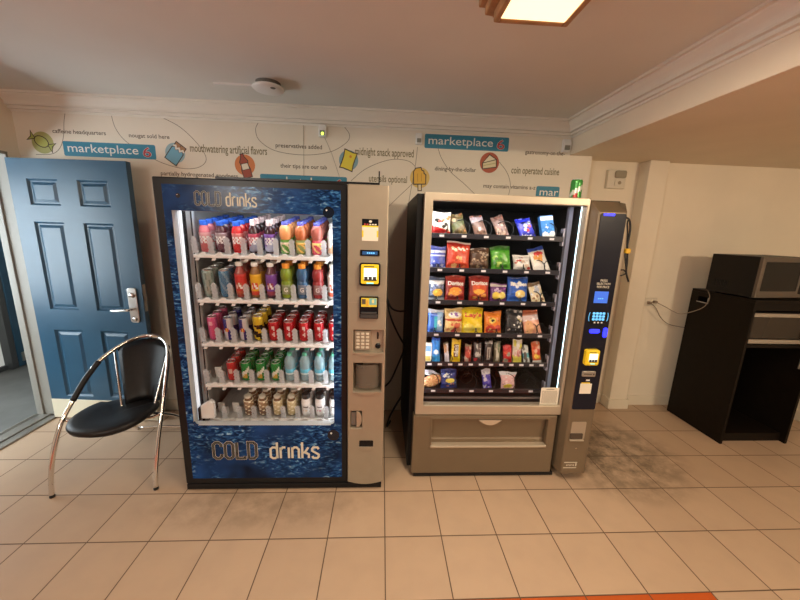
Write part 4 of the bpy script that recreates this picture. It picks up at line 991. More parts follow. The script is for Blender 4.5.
# trays
TZ = [1.592, 1.387, 1.186, .976, .778, .592]
coil_cache = {}
def coil_mb(R, turns, pitch, hand):
    pts = []
    for k in range(int(turns * 18) + 1):
        a = hand * 2 * PI * k / 18 - PI / 2; pts.append((R * math.cos(a), .004 + pitch * k / 18, R + .003 + R * math.sin(a)))
    return MB().tube(pts, .0026, 6)
trays = []
for r, z in enumerate(TZ):
    o = MB().box(.262, 1.098, 0, .60, -.020, -.014).box(.262, 1.098, .0, .003, -.024, .006).box(.262, .266, .0, .60, -.020, .03).box(1.094, 1.098, .0, .60, -.020, .03).build('tray', trayM, SM, local=True)
    o.location = V((0, 2.03, z)) - SM.location
    MB().box(.262, 1.10, -.006, 0, -.024, .006).build('tray_front', mat('tray_front', (.035, .034, .045), .3, .4), o, local=True, bevel=.002)
    MB().box(1.094, 1.104, -.004, .03, -.05, .055).build('tray_bracket', railM, o, local=True, bevel=.002)
    lanes = [.345 + .1345 * i for i in range(6)] if r in (0, 1, 2, 3) else ([.312 + .0672 * i for i in range(12)] if r == 4 else [.345, .465, .60, .73, .867, 1.0])
    MB().box(.262, 1.098, .003, .60, -.014, -.012).build('tray_floor', innerM, o, local=True)
    for i, x in enumerate(lanes):
        for dx, R, hand in (((-.032, .034, 1), (.032, .034, -1)) if r in (1, 2, 3) else (((0, .027, 1),) if r == 4 else ((0, .048, 1),))):
            key = (R, hand)
            if key not in coil_cache: c = coil_mb(R, 5, .10, hand).build('spiral_coil', coilM, o, local=True, smooth=True); coil_cache[key] = c
            else: c = coil_cache[key].copy(); C.objects.link(c); c.parent = o
            c.location = (x + dx, 0, -.011)
        p = MB(); p.box(x - .006, x + .022, -.0072, -.006, -.016, -.003); p.build('price_tag', mat('tag_white', (.72, .72, .78), .4), o, local=True)
    trays.append(o)

# ---------------- snack packs
def paint_fn(base, layers):
    def f(u, v):                       # u 0..1 left-right, v 0..1 bottom-top
        c = base
        for L in layers:
            k = L[0]
            if k == 'band' and L[1] <= v <= L[2]: c = L[3]
            elif k == 'disc' and ((u - L[1]) / L[3]) ** 2 + ((v - L[2]) / L[4]) ** 2 < 1: c = L[5]
            elif k == 'diag' and L[1] <= v + L[3] * u <= L[2]: c = L[4]
            elif k == 'rect' and L[1] <= u <= L[2] and L[3] <= v <= L[4]: c = L[5]
            elif k == 'spots':
                rnd = random.Random(L[1])
                for _ in range(L[2]):
                    a, b_, s_ = rnd.uniform(L[4], L[5]), rnd.uniform(L[6], L[7]), L[3] * rnd.uniform(.5, 1.2); q = rnd.choice(L[8])
                    if ((u - a) / s_) ** 2 + ((v - b_) / (s_ * .7)) ** 2 < 1: c = q
        return c
    return f
def bag_depth(u, v, d):
    a = max(0, 1 - abs(2 * u - 1) ** 3); b_ = max(0, min(1, (v - .05) / .22, (.95 - v) / .22)); b_ = b_ * b_ * (3 - 2 * b_)
    return d * (a ** .55) * b_
def bag_mesh(w, h, d, paint, nu=20, nv=26, seed=0, flare=0.):
    mb = MB(); rnd = random.Random(seed); ph = [rnd.uniform(0, 6) for _ in range(4)]; G = {}
    for s in (0, 1):
        for i in range(nu + 1):
            for k in range(nv + 1):
                u, v = i / nu, k / nv
                dep = bag_depth(u, v, d); wr = .0022 * math.sin(9 * u + ph[0] + 5 * v) * math.sin(7 * v + ph[1]) + .0015 * math.sin(19 * u + ph[2]) * (1 if v > .8 or v < .18 else 0)
                edge = 1 - .05 * math.sin(PI * v) ** 2 + flare * max(0, v - .55) ** 1.3
                x = (u - .5) * w * edge; z = v * h + .004 * math.sin(5 * u + ph[3]) * (v > .9)
                y = (-dep if s == 0 else dep) + wr
                G[s, i, k] = len(mb.v); mb.v.append((x, y, z))
    for s in (0, 1):
        for i in range(nu):
            for k in range(nv):
                q = (G[s, i, k], G[s, i + 1, k], G[s, i + 1, k + 1], G[s, i, k + 1]); mb.f.append(q); mb.c.append(paint((i + .5) / nu, (k + .5) / nv)); mb.m.append(0)
    return mb
def box_mesh(w, h, d, paint, nu=16, nv=24):
    mb = MB()
    for i in range(nu):
        for k in range(nv):
            x0, x1 = (i / nu - .5) * w, ((i + 1) / nu - .5) * w; z0, z1 = k / nv * h, (k + 1) / nv * h
            mb.quad_([(x0, -d, z0), (x1, -d, z0), (x1, -d, z1), (x0, -d, z1)], paint((i + .5) / nu, (k + .5) / nv))
    c = paint(.02, .5)
    mb.quad_([(w / 2, -d, 0), (w / 2, d, 0), (w / 2, d, h), (w / 2, -d, h)], c); mb.quad_([(-w / 2, d, 0), (-w / 2, -d, 0), (-w / 2, -d, h), (-w / 2, d, h)], c)
    mb.quad_([(-w / 2, -d, h), (w / 2, -d, h), (w / 2, d, h), (-w / 2, d, h)], paint(.5, .98)); mb.quad_([(w / 2, d, 0), (-w / 2, d, 0), (-w / 2, d, h), (w / 2, d, h)], c); mb.quad_([(-w / 2, d, 0), (w / 2, d, 0), (w / 2, -d, 0), (-w / 2, -d, 0)], c)
    return mb
RD = (.50, .02, .02); BN = (.10, .045, .02); YL = (.80, .60, .02); OR = (.75, .22, .03); SB = (.02, .05, .45); LB = (.10, .30, .70); GN = (.08, .34, .03); PU = (.12, .03, .16); KK = (.015, .013, .013); CRM = (.72, .62, .42); TAN = (.45, .25, .09); PK = (.75, .35, .38); GY = (.42, .42, .45)
S_ = lambda seed, n, s, u0, u1, v0, v1, cols: ('spots', seed, n, s, u0, u1, v0, v1, cols)
# row, x, width, z-height, depth, lean deg, yaw deg, kind, base, layers, name, category, label, word
SN = [
 (0, .354, .117, .140, .020, 6, 3, 'bag', W, [('diag', -.2, .42, .25, RD), S_(1, 9, .10, .2, .95, .2, .7, [RD, KK, TAN]), S_(2, 6, .08, .4, .9, .6, .9, [PK, TAN])], 'snack_bag', 'bag', 'white and red snack bag at the left end of the top tray', None),
 (0, .476, .090, .135, .016, 24, 12, 'bag', (.16, .11, .04), [S_(3, 14, .12, 0, 1, .1, 1, [(.30, .22, .10), (.35, .14, .05), (.55, .40, .22), (.08, .06, .03)]), ('diag', .2, .5, -.3, (.12, .14, .05))], 'snack_bar', 'snack bar', 'olive brown snack pouch second on the top tray', None),
 (0, .607, .080, .130, .012, 26, 12, 'bag', (.22, .12, .09), [S_(4, 16, .09, 0, 1, 0, 1, [(.55, .42, .38), (.32, .10, .07), (.10, .06, .05)]), ('band', .68, .9, (.42, .34, .36))], 'snack_bar', 'snack bar', 'leaning brown bar with lilac top third on the top tray', None),
 (0, .744, .080, .132, .012, 28, 12, 'bag', (.24, .13, .10), [S_(5, 18, .09, 0, 1, 0, 1, [(.52, .40, .34), (.33, .12, .08), (.12, .07, .06)])], 'snack_bar', 'snack bar', 'leaning speckled brown bar fourth on the top tray', None),
 (0, .900, .100, .122, .014, 26, 10, 'bag', (.02, .03, .52), [S_(6, 5, .13, .4, .9, .35, .8, [(.65, .06, .05), (.55, .55, .60)]), S_(7, 7, .06, .1, .8, .1, .35, [W])], 'snack_bag', 'bag', 'royal blue pouch with red mark fifth on the top tray', None),
 (0, 1.022, .082, .138, .015, 16, 8, 'box', (.05, .22, .58), [('band', .78, .95, W), S_(8, 4, .05, .35, .7, .45, .6, [W]), ('disc', .25, .08, .28, .2, W), ('disc', .8, .08, .28, .22, W)], 'snack_box', 'box', 'light blue and white box at the right end of the top tray', None),
 (1, .342, .105, .140, .022, 8, 0, 'bag', (.06, .09, .42), [('band', .72, .82, (.55, .58, .75)), ('band', .55, .62, (.5, .54, .7)), S_(9, 12, .09, 0, 1, .05, .4, [(.45, .48, .70), (.10, .14, .55)])], 'snack_bag', 'bag', 'blue and lavender snack bag left on the second tray', None),
 (1, .468, .150, .170, .026, 6, 2, 'bag', (.55, .06, .03), [('band', .93, 1, (.7, .6, .55)), ('band', .84, .93, (.48, .03, .02)), S_(10, 9, .07, .2, .85, .68, .8, [W, (.8, .7, .5)]), S_(11, 9, .12, .1, .9, .1, .5, [(.70, .20, .08), (.62, .10, .05), (.75, .45, .20)])], 'snack_bag', 'bag', 'large red orange bag with pale top edge on the second tray', None),
 (1, .607, .122, .135, .022, 10, 0, 'bag', (.085, .045, .028), [S_(12, 12, .06, .1, .95, .65, .85, [(.45, .36, .28)]), S_(13, 24, .06, .05, .95, .05, .6, [(.30, .20, .13), (.16, .09, .05), (.42, .32, .22)])], 'snack_bag', 'bag', 'dark brown bag with pale script third on the second tray', None),
 (1, .747, .128, .150, .024, 12, 4, 'bag', GN, [('band', .82, 1, (.05, .20, .03)), S_(14, 8, .14, .1, .9, .1, .7, [(.25, .55, .06), (.05, .22, .02), (.45, .65, .15)])], 'snack_bag', 'bag', 'bright green snack bag on the second tray', None),
 (1, .882, .108, .100, .022, 14, -6, 'bag', (.70, .68, .66), [S_(15, 12, .11, .1, .9, .15, .85, [(.45, .06, .05), (.32, .32, .36), (.55, .40, .30)])], 'snack_bag', 'bag', 'short white bag with red marks fifth on the second tray', None),
 (1, 1.012, .108, .150, .014, 26, 8, 'bag', (.76, .72, .66), [('band', .84, 1, (.05, .10, .50)), ('disc', .55, .72, .3, .09, (.55, .05, .05)), S_(16, 5, .13, .3, .8, .45, .6, [(.75, .35, .10)]), ('disc', .3, .18, .2, .2, (.82, .80, .78)), ('disc', .72, .18, .2, .2, (.85, .83, .8))], 'snack_bag', 'bag', 'leaning white packet with blue top right on the second tray', None),
 (2, .348, .100, .150, .022, 8, 2, 'bag', (.08, .10, .16), [('band', .72, .86, (.62, .65, .72)), S_(17, 12, .10, .05, .95, .45, .75, [(.50, .55, .66), (.18, .22, .40)]), ('disc', .55, .35, .32, .16, (.75, .42, .06)), ('band', 0, .14, (.30, .33, .38))], 'chip_bag', 'bag', 'silver blue tortilla chip bag left on the third tray', ('Doritos', .70, (.75, .75, .78))),
 (2, .464, .128, .160, .026, 6, 0, 'bag', (.28, .025, .02), [('band', .86, 1, (.42, .05, .03)), ('disc', .5, .40, .32, .16, (.75, .30, .05)), S_(18, 7, .09, .15, .85, .12, .45, [(.75, .42, .08), (.38, .03, .02), (.55, .20, .15)])], 'chip_bag', 'bag', 'dark red tortilla chip bag with white name second on the third tray', ('Doritos', .64, W)),
 (2, .619, .132, .162, .026, 6, 0, 'bag', (.30, .03, .02), [('diag', .9, 1.5, .15, (.36, .04, .03)), ('disc', .5, .52, .36, .22, (.60, .09, .03)), ('disc', .48, .40, .28, .10, (.78, .38, .05)), S_(19, 6, .09, .2, .85, .08, .3, [(.72, .30, .06), (.22, .03, .02)])], 'chip_bag', 'bag', 'maroon tortilla chip bag with flame third on the third tray', ('Doritos', .66, W)),
 (2, .744, .108, .118, .022, 8, 0, 'bag', PU, [('band', .82, .94, (.5, .45, .42)), ('disc', .32, .35, .22, .20, (.72, .55, .08)), ('disc', .70, .36, .22, .20, (.75, .6, .15)), S_(20, 6, .08, .2, .9, .55, .8, [(.40, .12, .45), (.55, .40, .6)])], 'chip_bag', 'bag', 'purple chip bag with yellow chips on the third tray', None),
 (2, .868, .136, .160, .026, 8, 2, 'bag', (.03, .11, .50), [S_(21, 6, .11, .15, .6, .62, .78, [(.70, .74, .82)]), ('disc', .6, .34, .26, .16, (.72, .55, .18)), ('band', 0, .12, (.05, .16, .60)), S_(22, 5, .06, .4, .8, .25, .42, [(.80, .70, .4)])], 'chip_bag', 'bag', 'royal blue ridged chip bag on the third tray', ('Ruffles', .66, W)),
 (2, 1.012, .090, .128, .013, 24, 8, 'bag', CRM, [('band', .8, 1, (.25, .17, .10)), S_(23, 9, .12, .1, .9, .3, .8, [(.70, .66, .62), (.42, .46, .56)]), S_(24, 10, .08, .1, .9, .05, .35, [(.35, .20, .12), (.75, .65, .5)])], 'snack_bag', 'bag', 'cream packet leaning right on the third tray', None),
 (3, .352, .104, .150, .018, 8, 4, 'bag', (.05, .14, .52), [('band', .86, 1, (.50, .52, .62)), ('rect', .38, .68, .12, .72, (.06, .40, .50)), ('rect', .58, .92, .1, .9, (.30, .48, .72)), S_(25, 3, .10, .65, .8, .3, .5, [W])], 'snack_bag', 'bag', 'blue and teal pouch left on the fourth tray', None),
 (3, .472, .118, .160, .024, 8, 3, 'bag', (.72, .52, .22), [('disc', .55, .74, .36, .13, W), S_(26, 6, .07, .3, .8, .70, .78, [(.25, .12, .42)]), ('diag', .52, .60, .05, (.50, .05, .03)), S_(27, 9, .12, .1, .9, .05, .42, [(.60, .15, .08), (.72, .32, .16), (.48, .05, .05)])], 'snack_bag', 'bag', 'yellow and red bag with white oval on the fourth tray', None),
 (3, .594, .140, .165, .026, 8, 4, 'bag', YL, [('diag', .95, 1.3, -.3, (.55, .45, .06)), ('disc', .6, .70, .30, .13, (.72, .55, .04)), ('disc', .3, .22, .24, .18, (.86, .72, .15)), ('disc', .75, .22, .22, .16, (.84, .68, .10))], 'chip_bag', 'bag', 'bright yellow chip bag on the fourth tray', ("Lay's", .66, (.62, .07, .06))),
 (3, .729, .114, .142, .022, 10, -2, 'bag', OR, [('disc', .45, .60, .22, .13, (.75, .55, .12)), ('disc', .47, .60, .09, .06, KK), ('disc', .35, .2, .28, .2, (.55, .05, .03)), ('disc', .78, .24, .2, .16, (.58, .08, .06)), S_(28, 4, .06, .2, .8, .1, .3, [(.75, .45, .2)])], 'snack_bag', 'bag', 'orange snack bag fourth on the fourth tray', None),
 (3, .868, .115, .155, .022, 10, 3, 'bag', (.03, .03, .035), [S_(29, 8, .10, .5, .95, .55, .95, [(.62, .58, .56), (.75, .62, .12)]), S_(30, 14, .07, .1, .95, .05, .5, [(.45, .45, .44), (.10, .11, .13), (.70, .70, .68)])], 'snack_bag', 'bag', 'black bag with white and yellow marks on the fourth tray', None),
 (3, 1.0, .116, .150, .016, 20, 6, 'bag', (.72, .32, .22), [('band', .86, 1, (.55, .16, .08)), ('band', .55, .8, (.70, .55, .55)), ('disc', .3, .3, .25, .28, (.76, .42, .22)), ('disc', .75, .25, .2, .22, (.74, .38, .24))], 'snack_bag', 'bag', 'peach coloured packet right on the fourth tray', None),
 (4, .312, .046, .125, .010, 6, 0, 'box', W, [('rect', .1, .9, .55, .85, (.20, .40, .70)), ('rect', .1, .9, .05, .3, (.70, .55, .15))], 'candy_bar', 'candy bar', 'white bar with blue and yellow left on the fifth tray', None),
 (4, .367, .056, .160, .010, 6, 0, 'bag', (.03, .22, .70), [('disc', .5, .42, .3, .1, (.7, .78, .85)), ('band', .9, 1, (.02, .10, .55)), ('band', 0, .3, (.04, .32, .78))], 'candy_bar', 'candy bar', 'bright blue candy bar second on the fifth tray', None),
 (4, .443, .034, .125, .010, 14, 8, 'bag', (.62, .60, .70), [S_(31, 6, .3, .1, .9, .6, .9, [(.50, .26, .14)]), ('band', .9, 1, (.2, .15, .1))], 'candy_bar', 'candy bar', 'small lavender bar leaning on the fifth tray', None),
 (4, .496, .062, .150, .014, 8, 2, 'bag', (.78, .52, .02), [('rect', .22, .72, .25, .78, (.16, .07, .02)), ('band', .92, 1, (.70, .45, .02))], 'candy_bag', 'candy', 'yellow candy packet with upright name on the fifth tray', ("m&m's", 0, W)),
 (4, .577, .046, .118, .012, 8, 2, 'bag', (.28, .05, .04), [S_(32, 9, .24, .1, .9, .1, .85, [(.62, .45, .38), (.50, .08, .06)]), ('band', .88, 1, (.20, .16, .10))], 'candy_bar', 'candy bar', 'red and tan candy bar fifth on the fifth tray', None),
 (4, .640, .052, .130, .012, 8, 2, 'bag', (.06, .05, .055), [S_(33, 11, .22, .1, .9, .2, .9, [(.48, .47, .46), (.12, .1, .1)]), ('disc', .3, .15, .25, .1, (.50, .05, .06))], 'candy_bar', 'candy bar', 'black and silver candy bar sixth on the fifth tray', None),
 (4, .713, .054, .146, .012, 6, 0, 'bag', (.045, .035, .035), [('rect', .3, .7, .12, .72, (.42, .39, .37)), ('rect', .4, .6, .2, .64, (.10, .08, .08)), ('band', .86, .94, (.3, .28, .28))], 'candy_bar', 'candy bar', 'tall black bar with grey upright lettering on the fifth tray', None),
 (4, .775, .046, .138, .012, 8, 0, 'bag', (.12, .11, .07), [('rect', .3, .7, .1, .8, (.58, .56, .48)), S_(34, 6, .2, .1, .9, .5, .95, [(.32, .30, .22), (.10, .16, .08)])], 'candy_bar', 'candy bar', 'dark bar with pale centre eighth on the fifth tray', None),
 (4, .845, .062, .116, .013, 8, 0, 'bag', (.50, .025, .03), [S_(35, 7, .16, .1, .9, .1, .6, [(.32, .30, .24), (.60, .10, .06)])], 'candy_bag', 'candy', 'small red candy packet ninth on the fifth tray', None),
 (4, .908, .066, .155, .012, 8, 3, 'bag', (.68, .60, .52), [S_(36, 7, .2, .1, .9, .7, .98, [(.66, .60, .10), (.72, .70, .66)]), ('band', 0, .32, (.70, .64, .12)), S_(37, 5, .2, .2, .8, .35, .6, [(.52, .22, .22), (.62, .42, .42)])], 'candy_bag', 'candy', 'cream and yellow candy packet tenth on the fifth tray', None),
 (4, .978, .044, .112, .010, 16, 8, 'bag', (.62, .66, .64), [('band', .3, .55, (.10, .42, .48)), S_(38, 5, .25, .0, .5, .1, .9, [(.10, .09, .08)])], 'candy_bar', 'candy bar', 'small white and teal bar near the right of the fifth tray', None),
 (4, 1.048, .062, .138, .012, 14, 4, 'bag', (.66, .14, .05), [('disc', .5, .32, .35, .12, (.74, .48, .06)), ('band', .0, .12, W), S_(39, 5, .2, .1, .9, .5, .95, [(.72, .45, .30), (.55, .05, .03)])], 'candy_bar', 'candy bar', 'red orange candy packet at the right end of the fifth tray', None),
 (5, .465, .108, .126, .020, 10, 4, 'bag', (.025, .045, .22), [S_(40, 8, .08, .15, .9, .62, .8, [W, (.5, .58, .75)]), ('disc', .55, .42, .30, .12, (.74, .64, .12)), S_(41, 7, .09, .1, .9, .05, .3, [(.50, .25, .20), (.10, .25, .50)])], 'chip_bag', 'bag', 'navy chip bag with yellow centre on the lowest tray', None),
 (5, .728, .064, .126, .016, 14, 14, 'bag', (.10, .08, .46), [('band', .74, 1, (.68, .66, .76)), S_(42, 10, .18, .1, .9, .1, .7, [(.58, .56, .72), (.06, .05, .40)])], 'snack_bag', 'bag', 'violet packet with pale flap mid lowest tray', None),
 (5, .867, .096, .112, .014, 10, 0, 'bag', (.76, .50, .52), [('band', .82, 1, (.68, .72, .78)), ('disc', .5, .16, .32, .14, (.72, .60, .08)), S_(43, 4, .08, .3, .8, .4, .6, [(.76, .38, .42)])], 'snack_bag', 'bag', 'pink packet with flared pale top on the lowest tray', None),
]
random.seed(11)
for n_i, (r, x, w, h, d, lean, yaw, kind, base, layers, name, cat, label, word) in enumerate(SN):
    pf0 = paint_fn(base, layers); rn = random.Random(100 + n_i)
    sp_ = [(rn.random(), rn.uniform(.06, .94), rn.uniform(.03, .075), rn.uniform(.55, 1.6)) for _ in range(26)]
    def pf(u, v, pf0=pf0, sp_=sp_):
        c = pf0(u, v)
        for a, b, q, k in sp_:
            if ((u - a) / q) ** 2 + ((v - b) / (q * .55)) ** 2 < 1: c = tuple(min(.85, z * k + (.02 if k > 1 else 0)) for z in c)
        return c
    mb = bag_mesh(w, h / math.cos(math.radians(lean)), d, pf, seed=n_i, flare=(.9 if 'flared' in label else 0.), nu=(26 if w > .07 else 14), nv=34) if kind == 'bag' else box_mesh(w, h, d, pf)
    o = mb.build(name, foilM, local=True, smooth=(kind == 'bag'))
    o.location = (x, 2.03 + .030 + d * .5, TZ[r] - .010 + (.004 if kind == 'box' else 0)); roll = -(lean - 6) * .62 if lean >= 12 else random.uniform(-2, 2)
    o.rotation_euler = (math.radians(-lean), math.radians(roll), math.radians(yaw * .5))
    tag(o, label, cat, 'snacks in the snack machine')
    hh = h / math.cos(math.radians(lean))
    if word:
        s_, vz, colr = word
        yf = lambda px, pz: -bag_depth(min(max(px / w + .5, 0), 1), min(max(pz / hh, 0), 1), d) - .0028
        mb = MB()
        if vz: put_text(mb, s_, -w * .38, w * .38, hh * vz, hh * .15, 0, .03, colr, yf=yf)
        else: put_text(mb, s_, hh * .28, hh * .76, .012, .030, 0, .02, colr, yf=yf, rot=True)
        mb.build('lettering', labM, o, local=True, weld=False)
# the pastry in a loose white wrapper on the lowest tray
pa = thing('wrapped_pastry', 'round glazed pastry in a white wrapper left on the lowest tray', 'pastry', (.365, 2.085, TZ[5] - .010))
mb = MB(); n = 24; G = []
for i in range(9):
    a = PI * i / 8
    for k in range(n):
        b_ = 2 * PI * k / n; mb.v.append((.070 * math.sin(a) * math.cos(b_), -.020 * math.cos(a), .046 + .044 * math.sin(a) * math.sin(b_)))
for i in range(8):
    for k in range(n):
        j = (k + 1) % n; mb.f.append((i * n + k, i * n + j, (i + 1) * n + j, (i + 1) * n + k)); q = math.sin(k * 2.1 + i * 1.7) ; mb.c.append((.62, .22, .12) if q > .5 else ((.72, .48, .24) if q > -.4 else (.50, .26, .08))); mb.m.append(0)
po = mb.build('pastry', foilM, pa, local=True, smooth=True); po.rotation_euler = (0, math.radians(-20), 0)
mb = MB(); m_ = 14
for i in range(m_):
    for s in range(3):
        P = lambda ii, ss: (-.085 + .17 * ii / m_, .022 + .006 * math.sin(ii * 1.3) - .028 * (ss / 3) * math.sin(PI * ii / m_), .088 + .034 * math.sin(PI * (ii / m_) * .9 + .6) - .010 * ss - .03 * (ii / m_))
        mb.quad_([P(i, s), P(i + 1, s), P(i + 1, s + 1), P(i, s + 1)])
mb.build('wrapper', mat('wrapper_white', (.72, .70, .80), .3), pa, local=True, smooth=True)

# green can left on top of the snack machine
def topcan(z, a): return (.70, .74, .66) if abs(z - .062 - .02 * a) < .014 else ((.50, .06, .05) if abs(a + .5) < .35 and z < .045 else (.05, .30, .06))
gc = make_drink('can', dict(r=.033, h=.122, paint=topcan)); gc.location = (1.155, 2.06, 1.8145)
tag(gc, 'green soda can standing on top of the snack machine', 'can')
MB().box(1.09, 1.40, 2.0, 2.72, 1.80, 1.814).box(.215, 1.09, 2.0, 2.75, 1.80, 1.814).build('top_panel', dullM, SM)

# cords sagging between the two machines
cord('machine_cord', 'black cord sagging high between the two machines', [(.034, 2.55, 1.12), (.075, 2.50, 1.03), (.13, 2.50, 1.0), (.20, 2.55, .99)], .007, cordbM, 'black cords between the machines')
cord('machine_cord', 'black cord steeply hanging between the two machines', [(.034, 2.50, 1.15), (.07, 2.46, .98), (.13, 2.46, .84), (.206, 2.5, .70)], .007, cordbM, 'black cords between the machines')
cord('machine_cord', 'black cord rising from the floor between the machines', [(.206, 2.6, .68), (.15, 2.55, .55), (.09, 2.5, .43), (.038, 2.52, .36)], .007, cordbM, 'black cords between the machines')
cord('machine_cord', 'lowest black cord looping to the floor between machines', [(.206, 2.5, .33), (.14, 2.45, .25), (.09, 2.45, .14), (.07, 2.5, .02), (.10, 2.6, .008)], .008, cordbM, 'black cords between the machines')

# ================================================================== CABINET, MICROWAVE, OVEN
CZ = 1.185; cx0, cx1, cy0, cy1 = 2.748, 3.325, 2.283, 2.800
t = thing('open_cabinet', 'tall espresso brown open cabinet carrying the microwave', 'cabinet', (3.03, 2.54, 0))
sp = MB()   # left side with the oval cable cut-out
sp.prism([(cy0, 0), (cy1, 0), (cy1, 1.085), (cy0, 1.085)], 'x', cx0, cx0 + .02); sp.box(cx0, cx0 + .02, cy0, 2.64, 1.085, CZ - .02); sp.box(cx0, cx0 + .02, 2.73, cy1, 1.085, CZ - .02); sp.box(cx0, cx0 + .02, 2.64, 2.73, 1.13, CZ - .02)
sp.build('side_panel', espM, t)
MB().ribbon([(0, 0)], .01, 0) if False else None
MB().box(cx0 - .003, cx0 + .001, 2.632, 2.738, 1.078, 1.085).box(cx0 - .003, cx0 + .001, 2.632, 2.64, 1.085, 1.13).build('cutout_rim', mat('rim_grey', (.35, .33, .30), .4), t)
MB().box(cx1 - .02, cx1, cy0, cy1, 0, CZ - .02).build('side_panel', espM, t)
MB().box(cx0, cx1, cy0, cy1, CZ - .02, CZ).build('top_panel', espM, t, bevel=.002)
MB().box(cx0 + .02, cx1 - .02, cy1 - .012, cy1, .06, CZ - .02).build('back_panel', espM, t)
MB().box(cx0 + .02, cx1 - .02, cy0 + .05, cy1 - .012, .80, .825).build('shelf', espM, t)
MB().box(cx0 + .02, cx1 - .02, cy0 + .04, cy1 - .012, .0, .07).build('bottom_panel', espM, t)
MB().box(cx0 + .02, cx1 - .02, cy0 + .03, cy0 + .05, 1.10, CZ - .02).build('top_rail', espM, t)
for z0, z1 in ((.62, .80), (.92, 1.10)):
    h_ = MB().tube([(cx1 - .02, cy0 + .03, z0 + .02), (cx1 - .045, cy0 + .03, z0 + .02), (cx1 - .045, cy0 + .03, z1 - .02), (cx1 - .02, cy0 + .03, z1 - .02)], .006, 8).build('pull_handle', steelM, t, smooth=False)
ov = thing('countertop_oven', 'dark countertop oven with steel trim strips inside the cabinet', 'oven', (3.03, 2.5, .825))
MB().box(cx0 + .04, cx1 - .05, cy0 + .06, 2.72, .83, 1.085).build('oven_body', bezelM, ov, bevel=.005)
MB().box(cx0 + .045, cx1 - .055, cy0 + .052, cy0 + .06, .875, 1.045).build('oven_glass', mat('oven_glass', (.03, .022, .015), .15), ov, bevel=.002)
MB().box(cx0 + .042, cx1 - .052, cy0 + .035, cy0 + .06, 1.048, 1.078).build('top_trim', steelM, ov, bevel=.004)
MB().box(cx0 + .042, cx1 - .052, cy0 + .035, cy0 + .06, .838, .872).build('bottom_trim', steelM, ov, bevel=.004)
mw = thing('microwave_oven', 'black microwave with stainless front on top of the dark cabinet', 'microwave', (2.98, 2.47, CZ))
mx0, mx1, my0, my1, mz0, mz1 = 2.712, 3.25, 2.31, 2.66, CZ + .012, 1.498
MB().box(mx0, mx1, my0 + .02, my1, mz0, mz1).build('case', mat('microwave_case', (.007, .0065, .006), .45, spec=.3), mw, bevel=.004)
fr = MB().plate(mx0, mx1, mz0, mz1, my0, my0 + .022, [(mx0 + .032, mx0 + .375, mz0 + .050, mz1 - .035)]).build('door_front', mat('steel_warm', (.17, .145, .12), .35, .6), mw, bevel=.003)
MB().box(mx0 + .032, mx0 + .375, my0 + .006, my0 + .02, mz0 + .050, mz1 - .035).build('door_window', mat('mw_window', (.012, .012, .011), .25, spec=.3), mw)
MB().box(mx0 + .39, mx1 - .02, my0 - .003, my0, mz0 + .03, mz1 - .03).build('control_panel', bezelM, mw, bevel=.002)
MB().box(mx0 + .20, mx0 + .25, my0 - .0008, my0, mz0 + .020, mz0 + .030).build('name_plate', mat('plate_brown', (.16, .10, .06), .4), mw)
for q in ((mx0 + .05, my0 + .06), (mx1 - .05, my0 + .06), (mx0 + .05, my1 - .05), (mx1 - .05, my1 - .05)): MB().lathe([(0, CZ), (.014, CZ), (.014, CZ + .013), (0, CZ + .013)], 10, (q[0], q[1], 0)).build('foot', blackM, mw)
vs = MB()
for k in range(9): vs.box(mx0 - .0006, mx0 + .001, 2.50 + k * .012, 2.506 + k * .012, mz0 + .05, mz0 + .10)
vs.build('vent', bezelM, mw)
mw.location = (3.0, 2.49, CZ); mw.rotation_euler = (0, 0, math.radians(6.5))

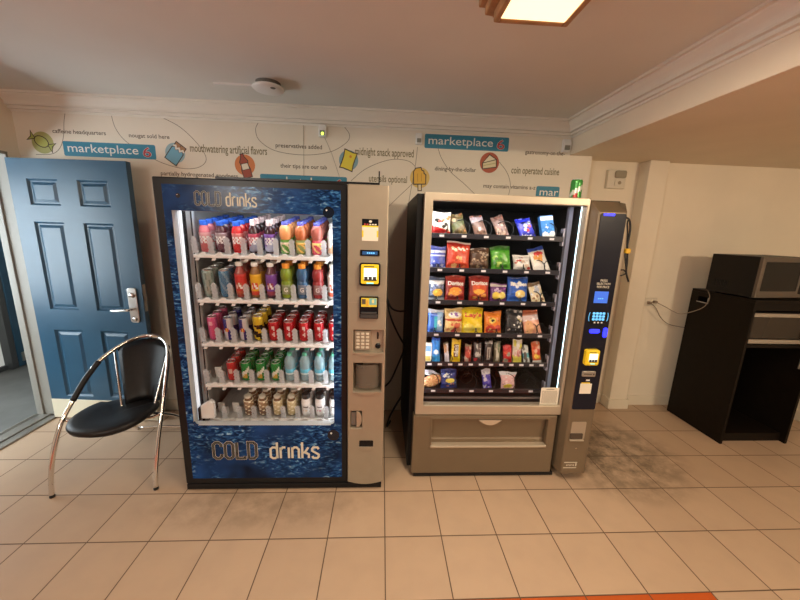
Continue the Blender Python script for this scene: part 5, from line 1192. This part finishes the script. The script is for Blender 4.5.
# ================================================================== LIGHT
def area(name, loc, target, size, energy, col, size_y=None):
    l = bpy.data.lights.new(name, 'AREA'); l.energy = energy; l.color = col; l.shape = 'RECTANGLE'; l.size = size; l.size_y = size_y or size
    o = bpy.data.objects.new(name, l); C.objects.link(o); o.location = loc
    o.rotation_euler = (V(target) - V(loc)).to_track_quat('-Z', 'Y').to_euler(); return o
area('lamp_tube_light', (.53, .765, ZC - .108), (.53, .765, 0), .22, 36, (1., .83, .62), 1.2)
area('lobby_lamp_light', (3.1, -1.4, 2.215), (3.0, 2.0, .8), .26, 74, (1., .80, .56), .2)
area('rear_fill_light', (-1.3, -1.0, 2.36), (-1.3, -1.0, 0), .22, 24, (1., .82, .62), 1.2)  # unseen light added behind the camera to brighten crown and beam
area('lobby_fill_light', (-2.6, -2.2, 2.12), (1.2, -.4, 2.2), 1.6, 70, (1., .92, .82), .55)  # soft fill with no window built, added to lift beam, crown and ceiling
area('vestibule_fill_light', (-3.4, 3.6, 2.55), (-3.4, 3.6, 0), .8, 6, (.9, .97, 1.), .8)  # unseen fill added to light the vestibule from above
w = bpy.data.worlds.new('world'); sc.world = w; w.use_nodes = True
w.node_tree.nodes['Background'].inputs['Color'].default_value = (1., .90, .78, 1); w.node_tree.nodes['Background'].inputs['Strength'].default_value = .22

# ================================================================== CAMERA
cam = bpy.data.cameras.new('camera'); co = bpy.data.objects.new('camera', cam); C.objects.link(co); sc.camera = co
yaw, pit, rol = .0574866, .2072428, .0321997
fwd = V((math.sin(yaw) * math.cos(pit), math.cos(yaw) * math.cos(pit), -math.sin(pit))); rt = V((math.cos(yaw), -math.sin(yaw), 0)); up = rt.cross(fwd)
r2 = rt * math.cos(rol) + up * math.sin(rol); u2 = -rt * math.sin(rol) + up * math.cos(rol)
co.matrix_world = Matrix(((r2.x, u2.x, -fwd.x, 0), (r2.y, u2.y, -fwd.y, 0), (r2.z, u2.z, -fwd.z, 1.6126), (0, 0, 0, 1)))
cam.sensor_fit = 'HORIZONTAL'; cam.sensor_width = 36; cam.lens = 336.918 * 36 / 800; cam.clip_start = .05
sc.view_settings.view_transform = 'Standard'; sc.view_settings.look = 'None'; sc.view_settings.exposure = 0.; sc.view_settings.gamma = 1.; sc.view_settings.use_curve_mapping = False
